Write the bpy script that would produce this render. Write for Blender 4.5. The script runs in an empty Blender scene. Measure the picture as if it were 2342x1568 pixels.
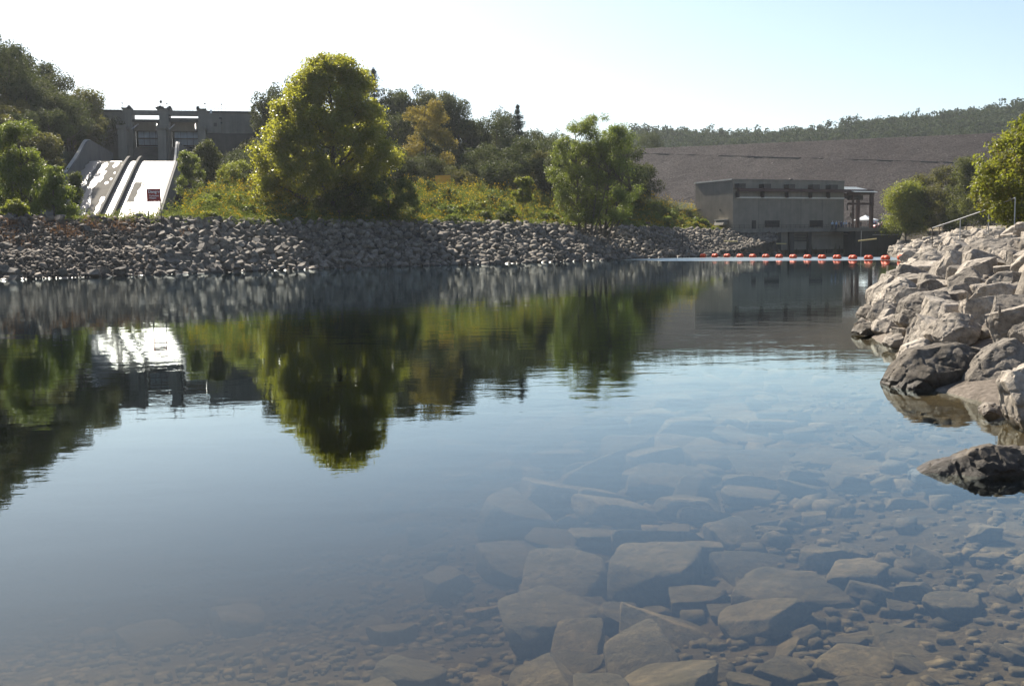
import bpy, bmesh, math, random
import numpy as np
from mathutils import Vector, Matrix, noise

random.seed(7)
rng = np.random.default_rng(7)
sc = bpy.context.scene
COL = sc.collection
R = math.radians

# ------------------------------------------------------------------ camera
FPX, CU, CV = 2380.0, 1171.0, 784.0          # focal length and centre, in pixels of a 2342 wide picture
CAM_Z = 2.6
cam_data = bpy.data.cameras.new('camera')
cam_data.sensor_width = 36.0
cam_data.lens = 36.0 * FPX / 2342.0
cam_data.clip_start = 0.1
cam_data.clip_end = 6000
cam = bpy.data.objects.new('camera', cam_data)
COL.objects.link(cam)
pitch = math.atan((CV - 559) / FPX)
CM = Matrix.Rotation(math.pi / 2 - pitch, 3, 'X') @ Matrix.Rotation(R(-0.86), 3, 'Z')
cam.matrix_world = Matrix.Translation((0, 0, CAM_Z)) @ CM.to_4x4()
sc.camera = cam

def ray(u, v):
    return (CM @ Vector(((u - CU) / FPX, -(v - CV) / FPX, -1))).normalized()
def at(u, v, Y):                              # the point at forward distance Y
    d = ray(u, v); k = Y / d.y
    return Vector((d.x * k, Y, CAM_Z + d.z * k))
def on_z(u, v, z=0.0):
    d = ray(u, v); k = (z - CAM_Z) / d.z
    return Vector((d.x * k, d.y * k, z))
def on_plane(u, v, p, n):
    d = ray(u, v); o = Vector((0, 0, CAM_Z)); n = Vector(n)
    return o + d * ((Vector(p) - o).dot(n) / d.dot(n))

# ------------------------------------------------------------------ scene helpers
def tag(o, label=None, cat=None, group=None, kind=None):
    if label: o['label'] = label
    if cat: o['category'] = cat
    if group: o['group'] = group
    if kind: o['kind'] = kind
    return o
WLOC = {}
def thing(name, label, cat, loc=(0, 0, 0), group=None, rz=0.0):
    o = bpy.data.objects.new(name, None)
    o.empty_display_size = 0.2
    COL.objects.link(o); o.location = loc; o.rotation_euler = (0, 0, rz)
    WLOC[o.name] = Vector(loc)
    return tag(o, label, cat, group)
def link_mesh(name, me, mat=None, parent=None):
    o = bpy.data.objects.new(name, me); COL.objects.link(o)
    if mat and not me.materials: me.materials.append(mat)
    if parent: o.parent = parent
    return o
def copy_tree(o, parent=None):
    c = o.copy(); COL.objects.link(c)
    if parent: c.parent = parent
    for ch in list(o.children): copy_tree(ch, c)
    return c

class MB:
    """collects simple shapes into one mesh; M maps local to world"""
    def __init__(s, M=None):
        s.v, s.f, s.M, s.sm, s.mi = [], [], (M or Matrix.Identity(4)), [], []
    def add(s, vs, fs, smooth=False, mi=0):
        b = len(s.v)
        s.v += [s.M @ Vector(p) for p in vs]
        s.f += [[i + b for i in f] for f in fs]
        s.sm += [smooth] * len(fs); s.mi += [mi] * len(fs)
        return s
    def box(s, x0, x1, y0, y1, z0, z1, mi=0):
        vs = [(x, y, z) for z in (z0, z1) for y in (y0, y1) for x in (x0, x1)]
        return s.add(vs, [(0, 2, 3, 1), (4, 5, 7, 6), (0, 1, 5, 4), (2, 6, 7, 3), (0, 4, 6, 2), (1, 3, 7, 5)], False, mi)
    def hexa(s, b, t, mi=0):                  # four bottom and four top corners
        return s.add(list(b) + list(t), [(3, 2, 1, 0), (4, 5, 6, 7), (0, 1, 5, 4), (1, 2, 6, 5), (2, 3, 7, 6), (3, 0, 4, 7)], False, mi)
    def tube(s, p0, p1, r0, r1=None, n=8, caps=True, mi=0, smooth=True):
        p0, p1 = Vector(p0), Vector(p1); r1 = r0 if r1 is None else r1
        d = (p1 - p0).normalized()
        a = d.orthogonal().normalized(); b = d.cross(a)
        vs = [p + (a * math.cos(t) + b * math.sin(t)) * r for p, r in ((p0, r0), (p1, r1)) for t in [2 * math.pi * i / n for i in range(n)]]
        fs = [(i, (i + 1) % n, n + (i + 1) % n, n + i) for i in range(n)]
        s.add(vs, fs, smooth, mi)
        if caps: s.add(vs[:n], [tuple(range(n - 1, -1, -1))], False, mi); s.add(vs[n:], [tuple(range(n))], False, mi)
        return s
    def poly_tube(s, pts, rs, n=8, mi=0):     # a bent tapering limb
        pts = [Vector(p) for p in pts]; rings = []
        up = Vector((0.3, 0.9, 0.1))
        for i, p in enumerate(pts):
            d = (pts[min(i + 1, len(pts) - 1)] - pts[max(i - 1, 0)]).normalized()
            a = d.cross(up)
            if a.length < 0.05: a = d.cross(Vector((1, 0, 0)))
            a.normalize(); b = d.cross(a)
            rings.append([p + (a * math.cos(t) + b * math.sin(t)) * rs[i] for t in [2 * math.pi * k / n for k in range(n)]])
        vs = [q for r_ in rings for q in r_]
        fs = [(i * n + k, i * n + (k + 1) % n, (i + 1) * n + (k + 1) % n, (i + 1) * n + k) for i in range(len(pts) - 1) for k in range(n)]
        return s.add(vs, fs, True, mi)
    def lathe(s, axis_pts, n=16, c=(0, 0, 0), along='x', mi=0):   # (position, radius) pairs
        vs = []
        for x, r in axis_pts:
            for k in range(n):
                t = 2 * math.pi * k / n; q = (x, r * math.cos(t), r * math.sin(t))
                if along == 'z': q = (q[1], q[2], q[0])
                vs.append((q[0] + c[0], q[1] + c[1], q[2] + c[2]))
        m = len(axis_pts)
        fs = [(i * n + k, (i + 1) * n + k, (i + 1) * n + (k + 1) % n, i * n + (k + 1) % n) for i in range(m - 1) for k in range(n)]
        fs += [tuple(range(n)), tuple(range(m * n - 1, (m - 1) * n - 1, -1))]
        return s.add(vs, fs, True, mi)
    def build(s, name, mat, parent=None, bevel=0.0):
        me = bpy.data.meshes.new(name)
        off = Vector((0, 0, 0)); p = parent
        while p is not None:
            if p.name in WLOC: off = WLOC[p.name]; break
            p = p.parent
        me.from_pydata([tuple(v - off) for v in s.v], [], s.f)
        for m in (mat if isinstance(mat, (list, tuple)) else [mat]): me.materials.append(m)
        for p_, sm, mi in zip(me.polygons, s.sm, s.mi): p_.use_smooth = sm; p_.material_index = mi
        if bevel > 0:
            bm = bmesh.new(); bm.from_mesh(me)
            bmesh.ops.remove_doubles(bm, verts=bm.verts, dist=1e-4)
            bmesh.ops.bevel(bm, geom=[e for e in bm.edges if len(e.link_faces) == 2 and e.calc_face_angle(0) > 0.6], offset=bevel, segments=2, affect='EDGES', profile=0.5)
            bm.to_mesh(me); bm.free()
        me.update()
        return link_mesh(name, me, None, parent)

def np_mesh(name, verts, faces, rnd=None, mat=None, smooth=False):
    verts = np.asarray(verts, dtype=np.float32); faces = np.asarray(faces, dtype=np.int32)
    me = bpy.data.meshes.new(name); k = faces.shape[1]; n = len(faces)
    me.vertices.add(len(verts)); me.vertices.foreach_set('co', verts.ravel())
    me.loops.add(n * k); me.loops.foreach_set('vertex_index', faces.ravel())
    me.polygons.add(n); me.polygons.foreach_set('loop_start', np.arange(0, n * k, k, dtype=np.int32))
    if smooth: me.polygons.foreach_set('use_smooth', np.ones(n, dtype=bool))
    if rnd is not None:
        at_ = me.attributes.new('rnd', 'FLOAT', 'FACE'); at_.data.foreach_set('value', np.asarray(rnd, dtype=np.float32))
    me.update(); me.validate()
    if mat: me.materials.append(mat)
    return me

# ------------------------------------------------------------------ materials
def nmat(name):
    m = bpy.data.materials.new(name); m.use_nodes = True
    nt = m.node_tree; nt.nodes.clear()
    out = nt.nodes.new('ShaderNodeOutputMaterial')
    return m, nt, out
def N(nt, t, **kw):
    n = nt.nodes.new(t)
    for k, v in kw.items():
        if k.startswith('i_'):
            key = k[2:]
            sock = n.inputs[int(key)] if key.isdigit() else n.inputs[key.replace('_', ' ')]
            sock.default_value = v
        else: setattr(n, k, v)
    return n
def ramp(nt, fac, stops, interp='LINEAR'):
    r = nt.nodes.new('ShaderNodeValToRGB'); e = r.color_ramp.elements; r.color_ramp.interpolation = interp
    while len(e) < len(stops): e.new(0.5)
    for q, (p, c) in zip(e, stops): q.position = p; q.color = (*c, 1) if len(c) == 3 else c
    nt.links.new(fac, r.inputs[0]); return r
def mixc(nt, fac, a, b, mode='MIX'):
    m = nt.nodes.new('ShaderNodeMix'); m.data_type = 'RGBA'; m.blend_type = mode
    for s_, v in ((0, fac), (6, a), (7, b)):
        if hasattr(v, 'is_linked'): nt.links.new(v, m.inputs[s_])
        elif isinstance(v, (int, float)): m.inputs[s_].default_value = v
        else: m.inputs[s_].default_value = (*v, 1)
    return m.outputs[2]
def math_(nt, op, a, b=None, clamp=False):
    m = nt.nodes.new('ShaderNodeMath'); m.operation = op; m.use_clamp = clamp
    for i, v in enumerate((a, b)):
        if v is None: continue
        if hasattr(v, 'is_linked'): nt.links.new(v, m.inputs[i])
        else: m.inputs[i].default_value = v
    return m.outputs[0]
def noise_(nt, vec, scale, detail=4, rough=0.55, dist=0.0):
    n = N(nt, 'ShaderNodeTexNoise'); n.inputs['Scale'].default_value = scale; n.inputs['Detail'].default_value = detail
    n.inputs['Roughness'].default_value = rough; n.inputs['Distortion'].default_value = dist
    if vec is not None: nt.links.new(vec, n.inputs['Vector'])
    return n
def simple(name, col, rough=0.8, var=0.25, scale=1.0, bump=0.0, metal=0.0, bscale=None, spec=0.5, streak=0.0):
    """painted or cast surface with uneven tone; streak adds vertical weather stains"""
    m, nt, out = nmat(name); L = nt.links
    geo = N(nt, 'ShaderNodeNewGeometry')
    n1 = noise_(nt, geo.outputs['Position'], scale, 6, 0.6)
    lo = tuple(c * (1 - var) for c in col); hi = tuple(min(1, c * (1 + var)) for c in col)
    c = ramp(nt, n1.outputs[0], [(0.3, lo), (0.7, hi)]).outputs[0]
    if streak > 0:
        mp = N(nt, 'ShaderNodeMapping'); mp.inputs['Scale'].default_value = (1.1, 1.1, 0.07)
        L.new(geo.outputs['Position'], mp.inputs[0])
        n2 = noise_(nt, mp.outputs[0], 1.0, 5, 0.65)
        f = ramp(nt, n2.outputs[0], [(0.45, (0, 0, 0)), (0.75, (streak,) * 3)]).outputs[0]
        c = mixc(nt, f, c, tuple(x * 0.45 for x in col))
    b = N(nt, 'ShaderNodeBsdfPrincipled'); b.inputs['Roughness'].default_value = rough; b.inputs['Metallic'].default_value = metal
    b.inputs['Specular IOR Level'].default_value = spec
    L.new(c, b.inputs['Base Color'])
    if bump > 0:
        n3 = noise_(nt, geo.outputs['Position'], bscale or scale * 6, 5, 0.6)
        bp = N(nt, 'ShaderNodeBump'); bp.inputs['Distance'].default_value = bump
        L.new(n3.outputs[0], bp.inputs['Height']); L.new(bp.outputs[0], b.inputs['Normal'])
    L.new(b.outputs[0], out.inputs[0]); return m
def leaf_mat(name, dark, light, glow, tr=0.45, rough=0.5, autumn=None, spec=0.4):
    """leaves: reflecting green plus light passing through; rnd varies leaf by leaf, Object random tree by tree"""
    m, nt, out = nmat(name); L = nt.links
    a = N(nt, 'ShaderNodeAttribute', attribute_name='rnd'); oi = N(nt, 'ShaderNodeObjectInfo')
    stops = [(0.0, dark), (0.8, light)]
    if autumn: stops = [(0.0, dark), (0.72, light), (0.88, autumn), (1.0, autumn)]
    c = ramp(nt, a.outputs['Fac'], stops).outputs[0]
    hs = N(nt, 'ShaderNodeHueSaturation')
    L.new(math_(nt, 'MULTIPLY_ADD', oi.outputs['Random'], 0.05), hs.inputs['Hue'])
    hs.inputs['Hue'].links[0].from_node.inputs[2].default_value = 0.475
    L.new(math_(nt, 'MULTIPLY_ADD', oi.outputs['Random'], 0.5), hs.inputs['Value'])
    hs.inputs['Value'].links[0].from_node.inputs[2].default_value = 0.75
    L.new(c, hs.inputs['Color'])
    g = mixc(nt, 0.75, hs.outputs[0], glow)
    b = N(nt, 'ShaderNodeBsdfPrincipled'); b.inputs['Roughness'].default_value = rough; b.inputs['Specular IOR Level'].default_value = spec
    L.new(hs.outputs[0], b.inputs['Base Color'])
    t = N(nt, 'ShaderNodeBsdfTranslucent'); L.new(g, t.inputs[0])
    mx = N(nt, 'ShaderNodeMixShader'); mx.inputs[0].default_value = tr
    L.new(b.outputs[0], mx.inputs[1]); L.new(t.outputs[0], mx.inputs[2]); L.new(mx.outputs[0], out.inputs[0])
    return m
def rock_mat(name, c0, c1, c2, bump=0.05, wet=True, moss=None, scale=1.0, spec=0.3):
    m, nt, out = nmat(name); L = nt.links
    geo = N(nt, 'ShaderNodeNewGeometry'); oi = N(nt, 'ShaderNodeObjectInfo'); P = geo.outputs['Position']
    n1 = noise_(nt, P, 1.3 * scale, 8, 0.62, 0.4); n2 = noise_(nt, P, 9 * scale, 6, 0.7)
    c = ramp(nt, n1.outputs[0], [(0.28, c0), (0.5, c1), (0.72, c2)]).outputs[0]
    sp = ramp(nt, n2.outputs[0], [(0.35, (0.55,) * 3), (0.6, (1.0,) * 3), (0.75, (1.15,) * 3)]).outputs[0]
    c = mixc(nt, 1.0, c, sp, 'MULTIPLY')
    at_ = N(nt, 'ShaderNodeAttribute', attribute_name='rnd')
    v = math_(nt, 'ADD', oi.outputs['Random'], at_.outputs['Fac']); v = math_(nt, 'FRACT', v)
    hs = N(nt, 'ShaderNodeHueSaturation'); L.new(c, hs.inputs['Color'])
    L.new(math_(nt, 'MULTIPLY_ADD', v, 0.7), hs.inputs['Value']); hs.inputs['Value'].links[0].from_node.inputs[2].default_value = 0.65
    c = hs.outputs[0]
    if moss: 
        n4 = noise_(nt, P, 2.2, 5, 0.6)
        c = mixc(nt, ramp(nt, n4.outputs[0], [(0.5, (0, 0, 0)), (0.62, (0.8,) * 3)]).outputs[0], c, moss)
    b = N(nt, 'ShaderNodeBsdfPrincipled'); b.inputs['Specular IOR Level'].default_value = spec
    rgh = 0.85
    if wet:
        sep = N(nt, 'ShaderNodeSeparateXYZ'); L.new(P, sep.inputs[0])
        h = math_(nt, 'ADD', sep.outputs[2], math_(nt, 'MULTIPLY', n1.outputs[0], -0.25))
        w = N(nt, 'ShaderNodeMapRange'); w.inputs[1].default_value = -0.02; w.inputs[2].default_value = 0.08; w.inputs[3].default_value = 1; w.inputs[4].default_value = 0
        L.new(h, w.inputs[0])
        c = mixc(nt, w.outputs[0], c, mixc(nt, 1.0, c, (0.42, 0.38, 0.33), 'MULTIPLY'))
        mr = N(nt, 'ShaderNodeMapRange'); L.new(w.outputs[0], mr.inputs[0]); mr.inputs[3].default_value = rgh; mr.inputs[4].default_value = 0.42
        L.new(mr.outputs[0], b.inputs['Roughness'])
    else: b.inputs['Roughness'].default_value = rgh
    L.new(c, b.inputs['Base Color'])
    if bump > 0:
        hsum = math_(nt, 'ADD', math_(nt, 'MULTIPLY', noise_(nt, P, 2.4 * scale, 4, 0.6, 0.6).outputs[0], 1.2), noise_(nt, P, 9 * scale, 10, 0.75).outputs[0])
        bp = N(nt, 'ShaderNodeBump'); bp.inputs['Distance'].default_value = bump; bp.inputs['Strength'].default_value = 0.9
        L.new(hsum, bp.inputs['Height']); L.new(bp.outputs[0], b.inputs['Normal'])
    L.new(b.outputs[0], out.inputs[0]); return m

MT = {}
MT['boulder'] = rock_mat('pale limestone', (0.20, 0.172, 0.138), (0.33, 0.288, 0.235), (0.45, 0.40, 0.335), 0.05)
MT['riprap'] = rock_mat('grey riprap stone', (0.080, 0.068, 0.054), (0.155, 0.134, 0.108), (0.28, 0.245, 0.20), 0.0)
MT['gravel'] = rock_mat('brown gravel', (0.07, 0.055, 0.042), (0.13, 0.104, 0.08), (0.24, 0.2, 0.16), 0.0)
MT['stain_shade'] = rock_mat('stain and shade dark limestone', (0.06, 0.05, 0.04), (0.13, 0.11, 0.085), (0.26, 0.23, 0.19), 0.05)  # wet stain and the shade of the faces, both put into the colour
MT['sunk'] = rock_mat('silted stone', (0.070, 0.048, 0.024), (0.155, 0.110, 0.056), (0.27, 0.195, 0.105), 0.06, wet=False, moss=(0.085, 0.06, 0.022))
MT['bark'] = simple('bark', (0.09, 0.075, 0.06), 0.9, 0.4, 3.0)
MT['bark_pale'] = simple('mottled bark', (0.10, 0.085, 0.065), 0.8, 0.4, 2.0)
MT['concrete'] = simple('old grey concrete', (0.185, 0.172, 0.148), 0.9, 0.18, 0.35, 0.0, streak=0.5)
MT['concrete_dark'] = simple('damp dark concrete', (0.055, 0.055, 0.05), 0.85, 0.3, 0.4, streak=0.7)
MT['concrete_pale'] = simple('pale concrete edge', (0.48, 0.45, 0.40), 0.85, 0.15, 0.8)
MT['wallface'] = simple('power station wall', (0.21, 0.19, 0.155), 0.9, 0.16, 0.5, streak=0.35)
MT['coping'] = simple('pale metal coping', (0.6, 0.58, 0.52), 0.5, 0.1, 1.0)
MT['darkmetal'] = simple('rusty dark steel', (0.045, 0.035, 0.03), 0.6, 0.3, 2.0)
MT['redsteel'] = simple('red oxide steel', (0.06, 0.026, 0.022), 0.6, 0.25, 1.5)
MT['steel'] = simple('weathered galvanised steel', (0.35, 0.35, 0.35), 0.45, 0.2, 2.0, metal=0.4)
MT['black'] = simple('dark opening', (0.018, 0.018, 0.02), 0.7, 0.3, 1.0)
MT['louvre'] = simple('dark brown louvre', (0.02, 0.017, 0.015), 0.6, 0.3, 1.0)
MT['gate'] = simple('blue grey gate paint', (0.36, 0.41, 0.47), 0.6, 0.15, 0.8, streak=0.4)
MT['roofmetal'] = simple('grey roof sheet', (0.33, 0.36, 0.36), 0.45, 0.12, 1.0, metal=0.2)
MT['orange'] = simple('orange plastic', (0.80, 0.085, 0.012), 0.6, 0.15, 3.0)
MT['rope'] = simple('dark wet cable', (0.05, 0.05, 0.05), 0.6)
MT['signred'] = simple('red sign paint', (0.32, 0.03, 0.02), 0.5, 0.15, 3.0)
MT['signwhite'] = simple('white sign lettering', (0.75, 0.73, 0.7), 0.5, 0.05)
MT['signyellow'] = simple('amber sign paint', (0.62, 0.30, 0.02), 0.5, 0.15, 2.0)
MT['wood'] = simple('weathered timber', (0.33, 0.28, 0.2), 0.8, 0.3, 3.0)
MT['yellowwood'] = simple('yellow painted timber', (0.62, 0.5, 0.22), 0.7, 0.15, 3.0)
MT['whitepaint'] = simple('white paint', (0.78, 0.78, 0.78), 0.35, 0.05)
MT['canvas'] = simple('white canvas', (0.75, 0.8, 0.85), 0.8, 0.06)
MT['glass'] = simple('dark glass', (0.02, 0.025, 0.03), 0.08, 0.1)
MT['rubber'] = simple('black rubber', (0.02, 0.02, 0.02), 0.8)
MT['carred'] = simple('dark red paint', (0.2, 0.02, 0.02), 0.3, 0.05)
MT['carblue'] = simple('dark blue paint', (0.03, 0.045, 0.08), 0.25, 0.05)
MT['taillamp'] = simple('red lamp plastic', (0.5, 0.02, 0.03), 0.2, 0.05)
MT['leaf_forest'] = leaf_mat('forest leaves', (0.030, 0.039, 0.019), (0.062, 0.074, 0.030), (0.11, 0.13, 0.03), 0.32, 0.65, spec=0.12)
MT['leaf_flare'] = leaf_mat('flare tinted leaves', (0.07, 0.065, 0.02), (0.16, 0.13, 0.035), (0.36, 0.27, 0.04), 0.42, 0.6, spec=0.15)  # orange lens flare put into the leaf colour as a yellow brown tint
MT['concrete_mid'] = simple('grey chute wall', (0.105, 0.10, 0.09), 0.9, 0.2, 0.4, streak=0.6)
MT['leaf_ridge'] = leaf_mat('far wood leaves', (0.022, 0.032, 0.016), (0.045, 0.058, 0.028), (0.07, 0.09, 0.03), 0.25, 0.8, spec=0.05)
MT['leaf_olive'] = leaf_mat('olive leaves', (0.045, 0.054, 0.020), (0.10, 0.105, 0.032), (0.20, 0.19, 0.035), 0.36, 0.6, spec=0.15)
MT['leaf_syc'] = leaf_mat('sycamore leaves', (0.052, 0.080, 0.016), (0.15, 0.17, 0.028), (0.52, 0.52, 0.045), 0.52, 0.36, autumn=(0.20, 0.14, 0.02), spec=0.6)
MT['leaf_loc'] = leaf_mat('locust leaves', (0.042, 0.070, 0.018), (0.10, 0.135, 0.028), (0.27, 0.33, 0.035), 0.45, 0.5)
MT['leaf_yel'] = leaf_mat('yellow green leaves', (0.060, 0.088, 0.018), (0.15, 0.175, 0.028), (0.36, 0.40, 0.035), 0.44, 0.5, autumn=(0.24, 0.18, 0.02), spec=0.25)
MT['leaf_shrub'] = leaf_mat('shrub leaves', (0.036, 0.052, 0.017), (0.085, 0.10, 0.028), (0.17, 0.19, 0.028), 0.36, 0.6, spec=0.2)
MT['needle'] = leaf_mat('spruce needles', (0.018, 0.032, 0.022), (0.035, 0.055, 0.035), (0.05, 0.07, 0.03), 0.2, 0.7)
MT['dryplant'] = leaf_mat('dry red brown grass', (0.14, 0.075, 0.035), (0.26, 0.15, 0.07), (0.30, 0.16, 0.06), 0.3, 0.8)
def meadow_mat():
    m, nt, out = nmat('goldenrod'); L = nt.links
    a = N(nt, 'ShaderNodeAttribute', attribute_name='rnd')
    c = ramp(nt, a.outputs['Fac'], [(0.0, (0.055, 0.075, 0.02)), (0.3, (0.11, 0.14, 0.035)), (0.62, (0.19, 0.205, 0.05)), (0.66, (0.40, 0.26, 0.02)), (0.94, (0.55, 0.33, 0.02)), (0.95, (0.30, 0.22, 0.14)), (1.0, (0.22, 0.16, 0.10))]).outputs[0]
    d = N(nt, 'ShaderNodeBsdfDiffuse'); L.new(c, d.inputs[0]); t = N(nt, 'ShaderNodeBsdfTranslucent'); L.new(mixc(nt, 0.3, c, (0.28, 0.34, 0.04)), t.inputs[0])
    mx = N(nt, 'ShaderNodeMixShader'); mx.inputs[0].default_value = 0.42; L.new(d.outputs[0], mx.inputs[1]); L.new(t.outputs[0], mx.inputs[2]); L.new(mx.outputs[0], out.inputs[0])
    return m
MT['meadow'] = meadow_mat()
# ------------------------------------------------------------------ the lie of the land
FAR = [(-400, 40), (-160, 70), (-90, 86), (-48, 97.6), (-36.2, 111.7), (-20.3, 130.5), (-4.2, 140.6), (15.5, 161), (22.6, 174), (33.4, 185), (55.5, 217.5)]
WALL = [(58, 227.6), (91.5, 243.6)]
RIGHT = [(86, 232), (72, 200), (55, 150), (42.7, 114), (28, 76), (20, 56), (16.0, 46.3), (11.9, 35.8), (10, 29.7), (8.5, 22.6), (7.2, 18.2), (7.6, 15.5), (7.0, 13.0), (6.4, 11), (5.6, 6.5)]
NEAR = [(2.5, 3.6), (-4, 2.2), (-20, 0), (-60, -8), (-400, -20)]
RIV = np.array(FAR + WALL + RIGHT + NEAR, dtype=float)
KIND = np.array([0] * (len(FAR)) + [1] * (len(WALL)) + [2] * (len(RIGHT)) + [3] * len(NEAR))   # kind of the segment that starts at each point
def sdist(x, y):
    x = np.asarray(x, float).ravel(); y = np.asarray(y, float).ravel()
    best = np.full(x.shape, 1e18); kind = np.zeros(x.shape, int); inside = np.zeros(x.shape, bool)
    n = len(RIV)
    for i in range(n):
        ax, ay = RIV[i]; bx, by = RIV[(i + 1) % n]
        dx, dy = bx - ax, by - ay
        t = np.clip(((x - ax) * dx + (y - ay) * dy) / (dx * dx + dy * dy), 0, 1)
        d = (x - ax - t * dx) ** 2 + (y - ay - t * dy) ** 2
        m = d < best; best[m] = d[m]; kind[m] = KIND[i]
        c = ((ay > y) != (by > y)) & (x < (bx - ax) * (y - ay) / (by - ay + 1e-12) + ax)
        inside ^= c
    s = np.sqrt(best); s[inside] *= -1
    return s, kind
def sm(x, a, b):
    t = np.clip((x - a) / (b - a), 0, 1); return t * t * (3 - 2 * t)
# frame of the spillway: t across, q along the flow
SP0 = Vector((-76.4, 215, 0)); SPL = Vector((0.976, 0.217, 0)); SPF = Vector((0.217, -0.976, 0))
def sp_ts(x, y):
    dx, dy = x - SP0.x, y - SP0.y
    return dx * SPL.x + dy * SPL.y, dx * SPF.x + dy * SPF.y
def chute_z(q):
    q = np.asarray(q, float); qq = np.maximum(q, 0)
    return 20.6 - 0.33 * (qq - 4 + 4 * np.exp(-qq / 4))
def vnoise(x, y, f, seed=0.0):
    """cheap smooth value variation"""
    return (np.sin(x * f * 1.0 + seed) * np.cos(y * f * 1.27 + seed * 1.7) + 0.6 * np.sin((x + y) * f * 2.1 + 1.3 + seed) * np.cos((x - y) * f * 1.7 + seed) + 0.4 * np.sin(x * f * 4.3 - y * f * 3.1 + seed * 3)) / 2.0
DAM_A = Vector((44, 378, 36)); DAM_D = Vector((0.948, -0.319, 0)); DAM_N = Vector((-0.319, -0.948, 0))
def H(x, y, full=False):
    x = np.asarray(x, float).ravel(); y = np.asarray(y, float).ravel()
    s, k = sdist(x, y)
    u = 1171 + 2380 * x / np.maximum(y, 1.0)
    top = np.interp(u, [0, 1100, 1400, 1600, 1800], [6.1, 5.6, 5.2, 4.7, 4.4])
    bench = np.interp(s, [0, 4, 6, 12], [0, 2.3, 2.6, 6.2])
    zl = np.where(u < 380, np.minimum(bench, top), np.minimum(np.maximum(s, 0) / 2.0, top))
    mound = np.interp(u, [400, 500, 700, 1000, 1350, 1520, 1600, 1655, 1700], [0, 3.2, 4.2, 5.0, 5.0, 4.6, 3.2, 0.6, 0])
    zl = zl + mound * sm(s, 11, np.interp(u, [1300, 1500], [34, 25])) * (1 + 0.12 * vnoise(x, y, 0.12)) 
    zw = 4.3 * sm(s, 0.1, 0.8)
    zr = np.minimum(s * np.interp(y, [50, 100], [0.34, 0.26]), np.interp(y, [60, 110, 160, 200], [3.3, 2.6, 2.9, 3.4]) + 0.07 * np.clip(s - 9, 0, 14))
    zn = np.minimum(s * 0.4, 1.0)
    z = np.choose(k, [zl, zw, zr, zn])
    dl = -np.minimum(2.4, 0.45 * -s); dw = np.full_like(s, -2.2)
    dr = -np.minimum(2.3, 0.05 + 0.12 * -s + 0.008 * s * s)
    depth = np.choose(k, [dl, dw, dr, dr])
    z = np.where(s < 0, depth, z)
    land = s > 0
    # wooded hill left of the spillway
    t, q = sp_ts(x, y)
    dist = -8.8 - t
    hl = (20 + 0.72 * np.clip(dist, 0, 48)) * sm(dist, -0.6, 1.5) * sm(q, 64, 8) * sm(s, 12, 26)
    # wooded hill in the middle
    hx = np.interp(x, [-74, -58, -20, 0, 12, 30, 60, 100], [0, 27, 29, 21, 17, 14, 10, 0])
    hm = hx * np.exp(-((y - 262) / np.where(y < 262, 38, 50)) ** 2) * sm(t, 8.5, 14)
    z = np.where(land, np.maximum(z, np.maximum(hl, hm)), z)
    # cut for the spillway
    ch = (np.abs(t) < 8.8) & (q > -75) & (q < 72)
    z = np.where(ch, np.minimum(z, np.maximum(chute_z(q) - 1.5, 3.0)), z)
    z = np.where((q < -45) & (t > -60) & (t < 25) & (y > 240), np.minimum(z, 26.0), z)
    # far ridge
    rd = np.interp(u, [1200, 1450, 1700, 1850, 2000, 2150, 2342, 2900], [40, 77, 73, 75, 81, 85, 92, 102])
    a = x / np.maximum(y, 1.0)
    z = np.where(y > 420, np.maximum(z, rd * sm(y, 430, 800) * sm(a, 0.0, 0.09)), z)
    if full: return z, s, k, u, t, q
    return z
def h1(x, y): return float(H([x], [y])[0])
def ground_hit(u, v):
    d = ray(u, v); ks = np.concatenate([np.arange(4, 60, 0.1), np.arange(60, 300, 0.5)])
    zz = CAM_Z + d.z * ks; g = H(d.x * ks, d.y * ks)
    i = np.argmax(zz <= np.maximum(g, 0.0))
    return Vector((d.x * ks[i], d.y * ks[i], max(g[i], 0.0)))

def ground_material():
    m, nt, out = nmat('ground'); L = nt.links
    a = N(nt, 'ShaderNodeAttribute', attribute_name='soil'); geo = N(nt, 'ShaderNodeNewGeometry'); P = geo.outputs['Position']
    n1 = noise_(nt, P, 0.8, 8, 0.65); n2 = noise_(nt, P, 7, 6, 0.7)
    f = ramp(nt, n1.outputs[0], [(0.3, (0.62,) * 3), (0.7, (1.3,) * 3)]).outputs[0]
    f2 = ramp(nt, n2.outputs[0], [(0.3, (0.55,) * 3), (0.7, (1.35,) * 3)]).outputs[0]
    c = mixc(nt, 1.0, mixc(nt, 1.0, a.outputs['Color'], f, 'MULTIPLY'), f2, 'MULTIPLY')
    b = N(nt, 'ShaderNodeBsdfPrincipled'); b.inputs['Roughness'].default_value = 0.95; b.inputs['Specular IOR Level'].default_value = 0.1
    L.new(c, b.inputs['Base Color'])
    bp = N(nt, 'ShaderNodeBump'); bp.inputs['Distance'].default_value = 0.06; L.new(n2.outputs[0], bp.inputs['Height']); L.new(bp.outputs[0], b.inputs['Normal'])
    L.new(b.outputs[0], out.inputs[0]); return m
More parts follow.
